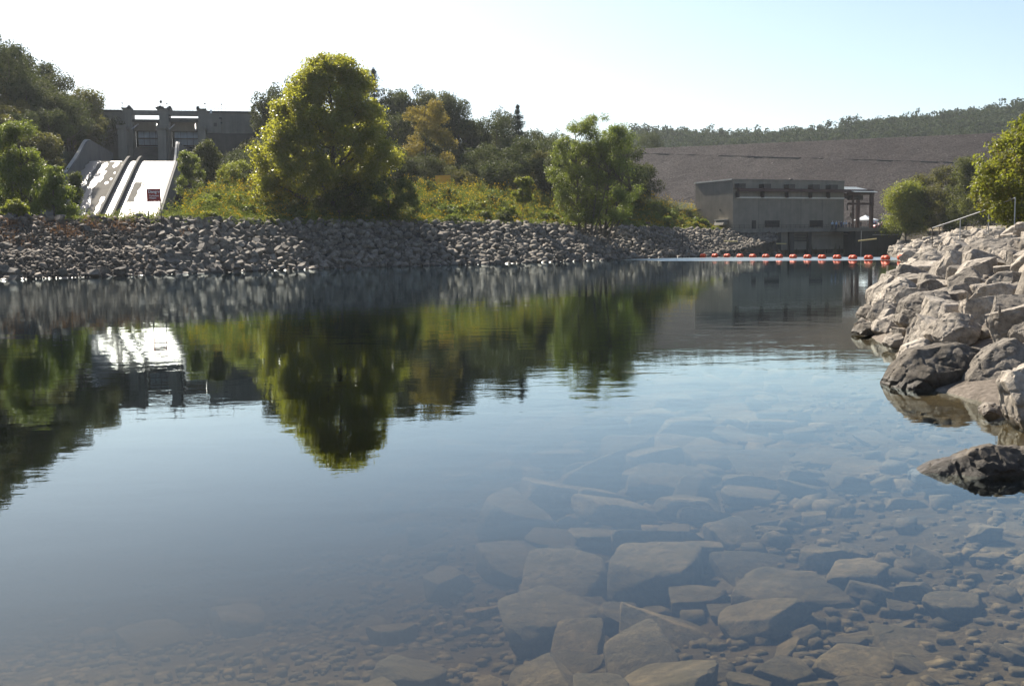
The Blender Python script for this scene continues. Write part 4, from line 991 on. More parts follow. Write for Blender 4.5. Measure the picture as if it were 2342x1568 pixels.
def spillway():
    rt = thing('spillway', 'grey concrete dam spillway with two gates and a steep chute shining with running water', 'spillway', tuple(SP0))
    QE = 46.0
    qs = [-42, -30, -20, -10, -4, -1, 1, 2.5, 4, 6, 8, 11, 15, 20, 26, 33, QE]
    f = lambda q: float(chute_z(q))
    TL, TR = -8.35, 8.3
    c = MB(SPM)
    for a, b in zip(qs[:-1], qs[1:]):
        c.hexa([(TL, a, f(a) - 1), (TR, a, f(a) - 1), (TR, b, f(b) - 1), (TL, b, f(b) - 1)], [(TL, a, f(a)), (TR, a, f(a)), (TR, b, f(b)), (TL, b, f(b))])
    c.build('chute', MT['chute'], rt)
    # running water: thin sheets, outlines as (fraction of lane, q) in lane coordinates
    def sheet(pts_l, pts_r):
        mb = MB(SPM)
        for (tl0, q0), (tl1, q1), (tr0, _a), (tr1, _b) in zip(pts_l[:-1], pts_l[1:], pts_r[:-1], pts_r[1:]):
            mb.add([(tl0, q0, f(q0) + .03), (tr0, q0, f(q0) + .03), (tr1, q1, f(q1) + .03), (tl1, q1, f(q1) + .03)], [(0, 1, 2, 3)])
        mb.build('water_sheet', MT['wet'], rt)
    def strip(tl, tr, q0, q1, wob=0.12, seed=0, taper=None):
        n = max(3, int((q1 - q0) / 0.8)); L_, R_ = [], []
        for i in range(n + 1):
            q = q0 + (q1 - q0) * i / n; fr = i / n
            w = 1.0 if not taper else (min(1, fr * 4) if 'a' in taper else 1) * (min(1, (1 - fr) * 4 + 0.02) if 'b' in taper else 1)
            mid = (tl + tr) / 2; h = (tr - tl) / 2 * w
            L_.append((mid - h + wob * math.sin(q * 1.3 + seed) , q)); R_.append((mid + h + wob * math.sin(q * 1.1 + seed * 2 + 1), q))
        sheet(L_, R_)
    strip(-8.1, -6.1, -3, QE, 0.16, 1)                     # left edge stream
    strip(-5.3, -4.2, 4, 12.5, 0.10, 2, 'a'); strip(-5.35, -3.7, 12.6, 20.5, 0.12, 3); strip(-5.4, -4.3, 20.8, 36, 0.16, 4); strip(-4.6, -3.4, 29, QE, 0.12, 9, 'a')
    strip(-4.4, -2.2, -3, 3.2, 0.06, 5); strip(-3.1, -2.3, 3.5, 10, 0.08, 6, 'b'); strip(-1.6, -1.05, 3.8, 8.5, 0.05, 7, 'ab'); strip(-1.5, -1.0, -3, 0.8, 0.02, 3)
    strip(-2.2, -1.95, 13, 14.5, 0.03, 8, 'ab'); strip(-2.3, -1.95, 17.5, 19, 0.03, 2, 'ab'); strip(-2.8, -2.3, 20, 22, 0.05, 8, 'ab'); strip(-2.1, -1.6, 30, QE, 0.1, 8)
    strip(-0.58, 1.22, -3, QE, 0.0, 8)
    # right lane: one wide sheet with a dry tongue low on the left and a thin dry crack
    strip(1.75, 4.1, -3, 20.5, 0.0, 0); strip(4.2, TR - .05, -3, QE, 0.0, 0); strip(4.08, 4.22, 7.8, 20.5, 0, 0); strip(4.08, 4.22, -3, 0.6, 0, 0); strip(4.08, 4.22, 2.2, 3.4, 0, 0)
    strip(1.75, 2.35, 20.5, QE, 0.0, 0); strip(3.6, 4.2, 20.5, QE, 0.10, 2, 'a'); strip(2.3, 4.25, 33.5, QE, 0.0, 2)
    # dividing walls and side walls follow the floor
    W = lambda h0, h1_, qa, qb: (lambda q: f(q) + h0 + (h1_ - h0) * float(sm(q, qa, qb)))
    for t0 in (-0.95, 1.25):
        d = MB(SPM); wall_along(d, t0, t0 + .35, qs, W(1.0, .95, 0, 10), lambda q: f(q) - .5); d.build('dividing_wall', MT['algae'], rt)
        e = MB(SPM); wall_along(e, t0 - .02, t0 + .14, qs, lambda q: W(1.0, .95, 0, 10)(q) + .06, lambda q: W(1.0, .95, 0, 10)(q)); e.build('wall_cap', MT['concrete'], rt)
    wl = W(4.3, 3.0, -2, 14)
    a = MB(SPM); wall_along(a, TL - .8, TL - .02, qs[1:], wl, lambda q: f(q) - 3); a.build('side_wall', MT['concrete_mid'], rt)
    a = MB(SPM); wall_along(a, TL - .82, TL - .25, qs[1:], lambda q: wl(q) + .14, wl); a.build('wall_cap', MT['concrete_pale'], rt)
    wr = lambda q: f(q) + 3.9 - 3.1 * float(sm(q, 0.5, 9))
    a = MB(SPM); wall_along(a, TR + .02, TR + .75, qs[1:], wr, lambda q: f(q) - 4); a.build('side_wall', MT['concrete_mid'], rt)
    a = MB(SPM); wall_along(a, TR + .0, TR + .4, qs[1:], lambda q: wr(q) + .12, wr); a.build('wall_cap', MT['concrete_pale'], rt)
    # gates: everything is measured on the plane of the pier fronts
    Q = -38.0
    T = lambda x, q=Q: spf(x, 400, q)[0]
    Z = lambda y, q=Q, x=980: spf(x, y, q)[1]
    zt, zb = Z(226), Z(268)
    zsill = Z(642, -44)
    wall_t = Z(226)
    def bx(name, mat, *boxes, bevel=0.0):
        mb = MB(SPM)
        for b_ in boxes: mb.box(*b_)
        return mb.build(name, mat, rt, bevel)
    piers = ((560, 655, 490, 582), (965, 1072, 936, 1030), (1405, 1492, 1392, 1478))
    for (xa, xb, xc, xd) in piers:
        mb = MB(SPM); mb.box(T(xa), T(xb), -44.5, Q, 12, zt + .25)
        za = Z(436, Q + 5)
        mb.box(T(xc, Q + 5), T(xd, Q + 5), Q, Q + 5, 12, za)
        mb.box(T(xc, Q + 5) - .25, T(xd, Q + 5) + .25, Q + .01, Q + 5.3, za + .003, za + .75)
        mb.build('pier', MT['concrete'], rt)
        mb = MB(SPM); mb.box(T(xa) - .35, T(xb) + .15, -44.5, Q + .3, zt + .26, zt + .42); mb.build('pier_cap', MT['concrete_dark'], rt)
    for (xa, xb, yo0, yo1) in ((655, 965, 276, 327), (1072, 1405, 281, 308)):
        t0, t1 = T(xa) + .003, T(xb) - .003
        bx('bridge_deck', MT['concrete'], (t0, t1, -40.2, Q - .4, Z(yo0), zt))
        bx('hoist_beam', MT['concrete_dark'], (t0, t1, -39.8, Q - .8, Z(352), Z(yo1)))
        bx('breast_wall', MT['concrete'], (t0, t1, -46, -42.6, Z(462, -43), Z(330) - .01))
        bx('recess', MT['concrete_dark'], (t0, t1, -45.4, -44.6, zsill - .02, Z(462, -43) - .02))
        # the bulged gate with stiffening ribs
        mb = MB(SPM); n = 8; zg0, zg1 = zsill, Z(465, -44)
        prof = [(-44.2 + 1.1 * math.sin(math.pi * (0.15 + 0.7 * i / n)), zg0 + (zg1 - zg0) * i / n) for i in range(n + 1)]
        g0, g1 = t0 + .7, t1 - .2
        mb.add([(t, q, z) for (q, z) in prof for t in (g0, g1)], [(2 * i, 2 * i + 1, 2 * i + 3, 2 * i + 2) for i in range(n)], True)
        gate = mb.build('gate', MT['gate'], rt)
        mb = MB(SPM)
        for zz in (zg0 + .1, zg0 + (zg1 - zg0) * .48, zg1 - .2): mb.box(g0, g1, -43.1, -42.75, zz, zz + .26)
        for k in range(1, 4): tt = g0 + (g1 - g0) * k / 4; mb.box(tt - .03, tt + .03, -43.12, -42.95, zg0 + .1, zg1 - .1)
        mb.build('gate_rib', MT['darkmetal'], gate)
        mb = MB(SPM)
        za = Z(440, Q + 1)
        mb.tube((t0 + .9, -42.6, Z(362)), (t0 - .35 + .5, Q + 1.2, za), .14, .14, 6); mb.tube((t1 - 1.0, -42.6, Z(352)), (t1 - .6, Q + 1.2, za - .3), .16, .16, 6)
        mb.build('gate_arm', MT['steel'], rt)
        bx('apron', MT['concrete_dark'], (t0, t1, -45, -43.4, 18, zsill - .02))
        mb = MB(SPM); pr = [(-43.4, zsill - .05), (-41.5, zsill - .6), (-38, zsill - 2.6), (-34, zsill - 5.2), (-30, 20.62)]
        for (qa, z_a), (qb, z_b) in zip(pr[:-1], pr[1:]):
            mb.hexa([(t0, qa, 12), (t1, qa, 12), (t1, qb, 12), (t0, qb, 12)], [(t0, qa, z_a), (t1, qa, z_a), (t1, qb, z_b), (t0, qb, z_b)])
        mb.build('weir', MT['concrete_dark'], rt)
    # flank walls
    bx('flank_wall', MT['concrete'], (T(120), T(560) - .003, -46, Q - 1.2, 14, wall_t), (T(120), T(560) - .003, -46, Q - .6, 14, Z(415)))
    bx('flank_wall', MT['concrete'], (T(1492) + .003, T(2080), -46, Q - 1.2, 14, wall_t), (T(1492) + .003, T(1660), -47, Q - .2, Z(478), Z(262)))
    bx('rock_footing', MT['concrete_dark'], (T(1492) + .003, T(2080), -44, Q + .6, 10, Z(486)), )
    for (x0, x1, y0, y1) in ((1576, 1612, 362, 404), (1640, 1668, 300, 318), (1655, 1672, 352, 368)):
        bx('window', MT['black'], (T(x0), T(x1), -39, Q - .16, Z(y1), Z(y0)))
    # a slab edge and hand rail run the whole length
    mb = MB(SPM); mb.box(T(200), T(560) - .36, Q - 1.3, Q - .9, zt - .35, zt + .10); mb.box(T(1492) + .36, T(2080), Q - 1.3, Q - .9, zt - .35, zt + .10); mb.build('slab_edge', MT['concrete_dark'], rt)
    mb = MB(SPM)
    zr = zt + 1.1
    for i in range(44):
        tt = T(200) + (T(2000) - T(200)) * i / 43; mb.tube((tt, Q - 1.1, zt), (tt, Q - 1.1, zr), .035, .035, 5)
    for zz in (zr, zr - .45): mb.tube((T(200), Q - 1.1, zz), (T(2000), Q - 1.1, zz), .035, .035, 5)
    mb.build('hand_rail', MT['steel'], rt)
    # hoist machinery on the piers
    for (xa, xb) in ((600, 648), (930, 1020), (1060, 1105), (1385, 1420)):
        mb = MB(SPM); t0, t1 = T(xa), T(xb); m_ = (t0 + t1) / 2
        mb.box(t0, t1, -42, Q - .6, zt + .425, zt + .8); mb.box(m_ - .25, m_ + .25, -41, Q - .8, zt + .8, zt + 1.15); mb.tube((t0 + .2, Q - 1.5, zt + .9), (t1 - .1, Q - 1.5, zt + .9), .18, .18, 8)
        mb.build('hoist', MT['darkmetal'], rt)
    # lamp posts and the tall mast
    def zx(x, y): return spf(x, y, Q)
    for (x, y, lb) in ((540, 145, 'leftmost small lamp post on the spillway bridge'), (1045, 148, 'lamp post beside the mast on the spillway bridge'), (1476, 152, 'lamp post above the right pier of the spillway'), (1663, 158, 'lamp post at the right end of the spillway wall')):
        t, z = zx(x, y); L0 = thing('lamp_post', lb, 'lamp post', tuple(SPM @ Vector((t, Q - 1.1, zt))), 'lamp posts on the spillway')
        MB(SPM).tube((t, Q - 1.1, zt - .1), (t, Q - 1.1, z), .06, .04, 6).build('post', MT['steel'], L0)
        MB(SPM).box(t - .28, t + .16, Q - 1.25, Q - .95, z - .02, z + .22).build('lamp', MT['darkmetal'], L0, 0.04)
    t, z = zx(970, 128); t_, z2 = zx(970, 105)
    L0 = thing('mast', 'thin mast with a dark box on top above the middle pier', 'mast', tuple(SPM @ Vector((t, Q - 2, zt))))
    MB(SPM).tube((t, Q - 2, zt + .9), (t, Q - 2, z), .07, .05, 6).build('post', MT['steel'], L0)
    MB(SPM).box(t - .27, t + .27, Q - 2.3, Q - 1.7, z - .1, z2).build('siren_box', MT['black'], L0, 0.05)
    t, z = zx(1543, 222); b0 = MB(SPM).box(t - .2, t + .2, Q - .9, Q - .5, z - .75, z + .1).box(t - .34, t - .2, Q - .85, Q - .6, z - .75, z - .6).build('control_box', MT['whitepaint'])
    tag(b0, 'small white box on the parapet right of the spillway gates', 'control box')
spillway()

# ------------------------------------------------------------------ power station
PK = Vector((47.2, 222, 0)); PX = Vector((.9, .43, 0)).normalized(); PY = Vector((-.43, .9, 0)).normalized()
PM = Matrix(((PX.x, PY.x, 0, PK.x), (PX.y, PY.y, 0, PK.y), (0, 0, 1, 0), (0, 0, 0, 1)))
def reg5(x, y): return (x / 3.5485 + 1600) * .9368, (y / 3.5485 + 380) * .9368
def fr(x, y, off=0.0):
    """(X, Z) of a spot of the photograph on the front plane, moved back by off"""
    p = on_plane(*reg5(x, y), PK + PY * off, PY); return (p - PK).dot(PX), p.z
def sd(x, y):
    p = on_plane(*reg5(x, y), PK, PX); return (p - PK).dot(PY), p.z
def station():
    rt = thing('power_station', 'plain grey concrete power station standing at the water below the dam', 'power station', tuple(PK))
    X1 = fr(1634, 400)[0]; Y1 = sd(347, 300)[0]; ZD = 4.9; ZR = 15.45
    fx = lambda x: fr(x, 500)[0]
    fz = lambda y, x=1100: fr(x, y)[1]
    B = lambda name, mat, *bs, parent=rt, bevel=0.0: [m_ for m_ in [MB(PM)] if [m_.box(*b_) for b_ in bs]][0].build(name, mat, parent, bevel)
    B('wall', MT['wallface'], (0, X1, 0, Y1, 0.5, ZR))
    B('roof_edge', MT['concrete'], (-.12, X1 + .12, -.12, .3, ZR + .003, ZR + .22))
    B('coping', MT['coping'], (-.18, .06, .31, Y1 + .1, ZR + .004, ZR + .26))
    mb = MB(PM)
    for k in (0.22, 0.42, 0.6, 0.8): mb.box(X1 * k - .025, X1 * k + .025, -.02, .0, ZD, ZR - 2.2)
    mb.build('wall_joint', MT['concrete_mid'], rt)
    # crane rail along the top, its brackets, hangers and conduit
    zr0, zr1 = fz(314), fz(289)
    B('crane_rail', MT['redsteel'], (fx(690), X1 + 7.5, -1.35, -.75, zr0, zr1))
    for (a, b) in ((684, 740), (898, 958), (1112, 1166), (1320, 1378), (1472, 1534)):
        B('bracket', MT['darkmetal'], (fx(a), fx(b), -1.6, -.003, zr1 + .004, zr1 + .95))
    for a in (697, 912, 1122, 1326, 1482):
        B('hanger', MT['darkmetal'], (fx(a) - .09, fx(a) + .09, -1.1, -.003, fz(366), zr0 - .003))
    B('conduit', MT['coping'], (fx(702), X1 - .1, -.24, -.02, fz(372), fz(360)))
    d = B('door', MT['louvre'], (fx(836), fx(872), -.05, .2, ZD, fz(560)))
    for (a, b) in ((948, 1076), (1338, 1452)):
        w = B('window', MT['louvre'], (fx(a), fx(b), -.06, .2, fz(618), fz(562)))
        mb = MB(PM)
        for k in range(7): z0 = fz(616) + (fz(564) - fz(616)) * k / 7; mb.box(fx(a) + .08, fx(b) - .08, -.13, -.06, z0 + .05, z0 + .16)
        mb.build('slat', MT['black'], w)
    # side wall: hoods and vents
    y0, z0 = sd(548, 602); y1, z1 = sd(628, 558)
    mb = MB(PM); mb.hexa([(-1.3, y1, z0), (-1.3, y0, z0), (-.003, y0, z0), (-.003, y1, z0)], [(-.9, y1, z1 - .1), (-.9, y0, z1 - .1), (-.003, y0, z1), (-.003, y1, z1)]); mb.build('hood', MT['concrete'], rt)
    B('hood_cap', MT['coping'], (-1.1, -.003, y1 - .1, y0 + .1, z1 + .004, z1 + .14))
    y0, z0 = sd(560, 470); B('wall_vent', MT['concrete_dark'], (-.1, 0, y0 - .15, y0 + .15, z0 - .2, z0 + .2))
    for (x, yb, yt, w, off) in ((495, 240, 212, .35, 9.0), (1176, 222, 200, .5, 4.0), (1636, 248, 226, .25, 2.0)):
        px = fr(x, yb, off)[0]; zt = fr(x, yt, off)[1]
        px = max(0.4, min(X1 - .3, px)); mb = MB(PM).tube((px, off, ZR - .1), (px, off, zt - .3), w * .45, w * .45, 8).lathe([(zt - .3, w * .3), (zt - .22, w), (zt - .02, w * .9), (zt + .06, w * .3)], 10, (px, off, 0), 'z')
        mb.build('roof_vent', MT['darkmetal'], rt)
    # deck block in the water, with piers, racks and recesses
    XR = fr(2140, 700, -.6)[0]
    deck = thing('intake_deck', 'dark concrete deck block of the power station standing in the water', 'deck', tuple(PK))
    Bd = lambda name, mat, *bs, bevel=0.0: B(name, mat, *bs, parent=deck, bevel=bevel)
    Bd('deck_slab', MT['concrete'], (-1.5, fx(1660), -1.0, 16, ZD - .55, ZD - .01), (fx(1660), XR, -1.0, 18, ZD - .55, ZD - .01), (fx(1490), XR, -3.2, -1.003, ZD - .55, ZD - .01))
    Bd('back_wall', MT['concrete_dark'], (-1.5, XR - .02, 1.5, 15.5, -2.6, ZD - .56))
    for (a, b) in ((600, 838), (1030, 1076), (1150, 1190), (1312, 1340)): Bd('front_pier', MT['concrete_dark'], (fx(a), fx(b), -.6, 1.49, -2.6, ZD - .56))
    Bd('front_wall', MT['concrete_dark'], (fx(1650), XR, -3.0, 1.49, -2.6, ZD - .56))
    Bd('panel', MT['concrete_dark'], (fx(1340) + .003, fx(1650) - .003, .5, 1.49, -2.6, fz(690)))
    Bd('ledge', MT['concrete'], (fx(1340) + .003, fx(1650) - .003, -.8, 1.48, fz(690) + .004, fz(681)))
    for (a, b) in ((838, 1030), (1190, 1312)):
        mb = MB(PM); zt_, zb_ = fz(650), fz(745)
        for k in range(7): z_ = zb_ + (zt_ - zb_) * k / 7; mb.box(fx(a) + .02, fx(b) - .02, -.2, .5, z_, z_ + .22)
        mb.build('rack', MT['concrete_dark'], deck)
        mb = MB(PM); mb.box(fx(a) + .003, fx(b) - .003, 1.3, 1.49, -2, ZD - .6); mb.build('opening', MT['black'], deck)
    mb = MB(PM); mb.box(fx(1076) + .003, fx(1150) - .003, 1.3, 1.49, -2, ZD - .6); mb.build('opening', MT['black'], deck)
    mb = MB(PM); xa = fx(1520)
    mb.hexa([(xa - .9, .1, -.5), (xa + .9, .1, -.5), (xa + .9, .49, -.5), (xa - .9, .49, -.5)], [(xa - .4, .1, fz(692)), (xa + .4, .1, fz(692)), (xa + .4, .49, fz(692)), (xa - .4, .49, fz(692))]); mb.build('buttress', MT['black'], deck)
    Bd('pipe', MT['steel'], (fx(1800), fx(2080), -3.1, -3.0, fz(686, 1900) - .06, fz(686, 1900) + .06))
    mb = MB(PM)
    Bd('kerb', MT['concrete'], (-1.5, fx(1490) - .003, -1.0, -.75, ZD - .009, ZD + .25), (fx(1490), XR, -3.2, -2.95, ZD - .009, ZD + .25))
    for i in range(40):
        x_ = -1.2 + (XR + 1.0) * i / 39; y_ = -.6 if x_ < fx(1490) else -2.8; mb.tube((x_, y_, ZD - .02), (x_, y_, ZD + 1.05), .03, .03, 5)
    for zz in (.55, 1.05): mb.tube((-1.2, -.6, ZD + zz), (fx(1490), -.6, ZD + zz), .028, .028, 5); mb.tube((fx(1490), -2.8, ZD + zz), (XR - .2, -2.8, ZD + zz), .028, .028, 5)
    mb.build('hand_rail', MT['darkmetal'], deck)
    # small ledge roof behind the meadow at the left wall
    p0 = on_plane(*reg5(268, 473), PK + PY * 12, PY); p1 = on_plane(*reg5(340, 464), PK + PY * 12, PY); a = (p0 - PK).dot(PX); b = (p1 - PK).dot(PX)
    l = MB(PM); l.box(a, -.35, 11, 15, p1.z - .35, p1.z); l.box(a + .8, -.6, 12.4, 14.6, 3, p1.z - .36); tag(l.build('annex', MT['concrete']), 'low flat concrete annex roof showing behind the meadow left of the power station', 'annex')
    # gantry at the right end
    g = thing('crane_gantry', 'dark red steel crane gantry with sheet roof, right of the power station', 'gantry', tuple(PK + PX * (X1 + 4)))
    gx = lambda x, off=-1.0: fr(x, 400, off)[0]
    Bg = lambda name, mat, *bs: B(name, mat, *bs, parent=g)
    za, zb = fz(414, 1750), fz(424, 1750)
    for off in (-1.0, 3.2):
        Bg('column', MT['redsteel'], (gx(1860), gx(1884), off - .25, off + .25, ZD - .02, fz(316, 1870)))
        Bg('beam', MT['redsteel'], (X1 + .14, gx(1892), off - .2, off + .2, fz(342, 1750), fz(320, 1750)))
    Bg('column', MT['redsteel'], (gx(1708), gx(1720), -1.1, -.9, ZD - .02, fz(344, 1714)))
    Bg('beam', MT['redsteel'], (X1 + .14, gx(1890), -1.2, -.8, zb - .1, za + .1))
    mb = MB(PM).tube((X1 + .1, -1, fz(476, 1640)), (gx(1662), -1, zb), .16, .16, 6); mb.build('brace', MT['darkmetal'], g)
    h0, h1_ = fz(386, 1760), fz(346, 1760)
    mb = MB(PM); mb.box(gx(1712), gx(1808), -.7, 2.6, h0 + .45, h1_); mb.tube((gx(1722), .9, h0 + .5), (gx(1796), .9, h0 + .5), .5, .5, 10); mb.box(gx(1775), gx(1806), -.75, .2, h0, h0 + .6); mb.build('hoist', MT['darkmetal'], g)
    mb = MB(PM).tube((gx(1757), 1, h0 + .4), (gx(1757), 1, fz(520, 1757)), .035, .035, 5); mb.build('hoist_cable', MT['rope'], g)
    mb = MB(PM); zz = fz(530, 1757); mb.box(gx(1750), gx(1765), .7, 1.3, zz, zz + 1.0); mb.tube((gx(1757), 1, zz), (gx(1757), 1, zz - .4), .12, .05, 6); mb.build('hook', MT['darkmetal'], g)
    # sloping roof sheet: low edge to the front
    zf, zk = fr(1830, 316, -2.6)[1], fr(1780, 274, 4.2)[1]
    xa0, xb0 = fr(1730, 316, -2.6)[0], fr(1926, 316, -2.6)[0]
    mb = MB(PM); n = 24
    for k in range(n):
        u0 = xa0 + (xb0 - xa0) * k / n; u1 = xa0 + (xb0 - xa0) * (k + 1) / n; r_ = .05 * (k % 2)
        mb.hexa([(u0, -2.6, zf - .06), (u1, -2.6, zf - .06), (u1, 4.2, zk - .06), (u0, 4.2, zk - .06)], [(u0, -2.6, zf + .02 + r_), (u1, -2.6, zf + .02 + r_), (u1, 4.2, zk + .02 + r_), (u0, 4.2, zk + .02 + r_)])
    mb.build('roof', MT['roofmetal'], g)
    mb = MB(PM)
    for x_ in (xa0 + .8, xb0 - 1.2):
        for off in (-1.0, 3.2): mb.tube((x_, off, fz(320, 1750)), (x_, off, zf + (zk - zf) * (off + 2.6) / 6.8 - .08), .09, .09, 6)
    mb.build('roof_post', MT['redsteel'], g)
    return X1, ZD
X1, ZD = station()
def deck_pt(x, off, z=None):
    """a spot on the deck at the pixel column x of region five, off metres behind the front"""
    return PK + PX * fr(x, 640, off)[0] + PY * off + Vector((0, 0, ZD if z is None else z))

# ------------------------------------------------------------------ people on the deck
def skin_person(pose, seed):
    """one continuous body grown round a skeleton; feet at z = 0, facing -y"""
    J = {'pel': (0, 0, .95), 'sp': (0, -.01, 1.14), 'ch': (0, 0, 1.36), 'nk': (0, .0, 1.49), 'hd': (0, -.02, 1.60), 'top': (0, -.01, 1.71)}
    Rr = {'pel': .15, 'sp': .135, 'ch': .155, 'nk': .062, 'hd': .10, 'top': .075}
    E = [('pel', 'sp'), ('sp', 'ch'), ('ch', 'nk'), ('nk', 'hd'), ('hd', 'top')]
    for sgn, n in ((-1, 'l'), (1, 'r')):
        st = pose.get('step', 0) * sgn
        J.update({n + 'hip': (.1 * sgn, 0, .86), n + 'kn': (.11 * sgn, -.03 - st * .5, .48), n + 'an': (.12 * sgn, .02 - st, .09), n + 'to': (.13 * sgn, -.16 - st, .045)})
        Rr.update({n + 'hip': .10, n + 'kn': .066, n + 'an': .045, n + 'to': .04})
        sh = (.19 * sgn, .0, 1.40); el, ha = pose[n]
        J.update({n + 'sh': sh, n + 'el': (el[0] * sgn, el[1], el[2]), n + 'wr': (ha[0] * sgn, ha[1], ha[2])})
        w = Vector(J[n + 'wr']); d = (w - Vector(J[n + 'el'])).normalized(); J[n + 'hand'] = tuple(w + d * .10)
        Rr.update({n + 'sh': .072, n + 'el': .045, n + 'wr': .030, n + 'hand': .028})
        E += [('pel', n + 'hip'), (n + 'hip', n + 'kn'), (n + 'kn', n + 'an'), (n + 'an', n + 'to'), ('ch', n + 'sh'), (n + 'sh', n + 'el'), (n + 'el', n + 'wr'), (n + 'wr', n + 'hand')]
        side = d.cross(Vector((0, 1, 0))).normalized() if abs(d.y) < .9 else Vector((1, 0, 0))
        for k in range(4):
            a = w + d * .09 + side * (.012 * (k - 1.5) * 1.6); nm_ = f'{n}f{k}'; J[nm_] = tuple(a + d * (.07 + .012 * (1 - abs(k - 1.5))) + Vector((0, -.015, -.01))); Rr[nm_] = .010; E.append((n + 'hand', nm_))
        J[n + 'th'] = tuple(w + d * .07 + Vector((0, -.05, 0))); Rr[n + 'th'] = .011; E.append((n + 'wr', n + 'th'))
    keys = list(J); me = bpy.data.meshes.new('person'); me.from_pydata([J[k] for k in keys], [(keys.index(a), keys.index(b)) for a, b in E], [])
    o = bpy.data.objects.new('person', me); COL.objects.link(o)
    md = o.modifiers.new('skin', 'SKIN'); md.use_smooth_shade = True
    for i, k in enumerate(keys):
        r = Rr[k]; me.skin_vertices[0].data[i].radius = (r * (1.12 if k in ('pel', 'sp', 'ch') else 1), r * (.72 if k in ('pel', 'sp', 'ch') else 1))
    me.skin_vertices[0].data[keys.index('pel')].use_root = True
    o.modifiers.new('sub', 'SUBSURF').levels = 1
    dg = bpy.context.evaluated_depsgraph_get(); m2 = bpy.data.meshes.new_from_object(o.evaluated_get(dg)); bpy.data.objects.remove(o)
    return m2
REST = {'l': ((.25, .03, 1.14), (.25, -.06, .90)), 'r': ((.25, .03, 1.14), (.25, -.06, .90))}
FOLD = {'l': ((.27, .0, 1.14), (.08, -.22, 1.14)), 'r': ((.27, .0, 1.14), (.06, -.24, 1.18))}
HIP = {'l': ((.36, .05, 1.16), (.20, -.06, 1.0)), 'r': ((.25, .03, 1.14), (.25, -.06, .90)), 'step': .06}
WALK = {'l': ((.24, .12, 1.16), (.24, .10, .93)), 'r': ((.24, -.10, 1.16), (.24, -.28, 1.02)), 'step': .2}
SKIN = simple('skin', (0.42, 0.27, 0.2), 0.6, 0.1)
CLOTH = {'pale blue': (0.40, 0.52, 0.68), 'white': (0.7, 0.7, 0.7), 'navy': (0.03, 0.05, 0.13), 'dark': (0.035, 0.035, 0.04), 'grey': (0.22, 0.22, 0.23), 'tan': (0.38, 0.3, 0.2), 'denim': (0.05, 0.075, 0.14)}
CM_ = {k: simple(k + ' cloth', c, 0.9, 0.15, 6) for k, c in CLOTH.items()}
HAT = {'white hat': MT['whitepaint'], 'blue hat': simple('blue plastic', (0.35, 0.5, 0.7), 0.4, 0.05)}
def person(loc, rz, pose, shirt, trousers, hat, label, group, seed, h=1.0):
    me = skin_person(pose, seed)
    for m_ in (SKIN, CM_[shirt], CM_[trousers], MT['rubber']): me.materials.append(m_)
    for p in me.polygons:
        z = p.center.z; r = abs(p.center.x)
        arm = r > .215 or (z < 1.3 and p.center.y < -.14 and z > .8)
        hand = arm and ((p.center.z < 1.0 and pose is not FOLD) or (p.center.y < -.2))
        p.material_index = 0 if (z > 1.50 or hand) else (3 if z < .10 else (2 if z < .97 and not arm else 1))
    o = link_mesh('person', me); o.location = loc; o.rotation_euler = (0, 0, rz); o.scale = (h, h, h)
    tag(o, label, 'person', group)
    if hat:
        mb = MB().lathe([(1.63, .125), (1.645, .165), (1.655, .12), (1.70, .108), (1.74, .075), (1.76, .02)], 14, (0, -.02, 0), 'z')
        hh = mb.build('hard_hat', HAT[hat]); hh.parent = o
    else:
        mb = MB().lathe([(1.57, .09), (1.62, .112), (1.68, .105), (1.725, .065), (1.735, .01)], 12, (0, .015, 0), 'z'); hh = mb.build('hair', MT['louvre']); hh.parent = o
    return o
GP = 'visitors standing on the deck'
ppl = [(1533, -1.4, 2.6, FOLD, 'pale blue', 'dark', 'white hat', 'leftmost visitor, in a pale blue shirt and white hard hat'), (1566, -.9, 3.0, REST, 'pale blue', 'navy', 'white hat', 'second visitor from the left, pale blue shirt'),
       (1588, -1.6, 3.3, HIP, 'tan', 'dark', 'white hat', 'visitor in a tan shirt in the middle of the hard hat group'), (1610, -.8, 2.8, FOLD, 'navy', 'denim', 'blue hat', 'visitor in navy with a blue hard hat'),
       (1632, -1.5, 3.4, REST, 'pale blue', 'denim', 'white hat', 'visitor in a pale blue shirt beside the navy one'), (1652, -1.0, 3.6, WALK, 'pale blue', 'navy', 'blue hat', 'rightmost blue shirted visitor of the group'),
       (1678, -.6, 3.1, REST, 'dark', 'dark', None, 'person in dark clothes left of the thin gantry post'), (1698, 0.6, 3.9, FOLD, 'grey', 'dark', None, 'person in grey close to the thin gantry post'),
       (1779, -0.4, 3.0, HIP, 'dark', 'dark', None, 'person in black standing under the front of the white canopy'), (1846, 1.0, 2.2, FOLD, 'white', 'grey', None, 'person in white beside the thick gantry column'),
       (1922, 0.5, 3.7, REST, 'white', 'tan', None, 'person in a white shirt and tan trousers right of the gantry'), (1944, 0.9, 2.6, WALK, 'white', 'denim', None, 'person in white walking near the parked cars')]
for i, (x, off, rz, ps, sh, tr_, hat, lb) in enumerate(ppl):
    p = deck_pt(x, off); person(p, rz + math.pi + math.atan2(PX.y, PX.x), ps, sh, tr_, hat, lb, GP, i, random.uniform(.96, 1.05))

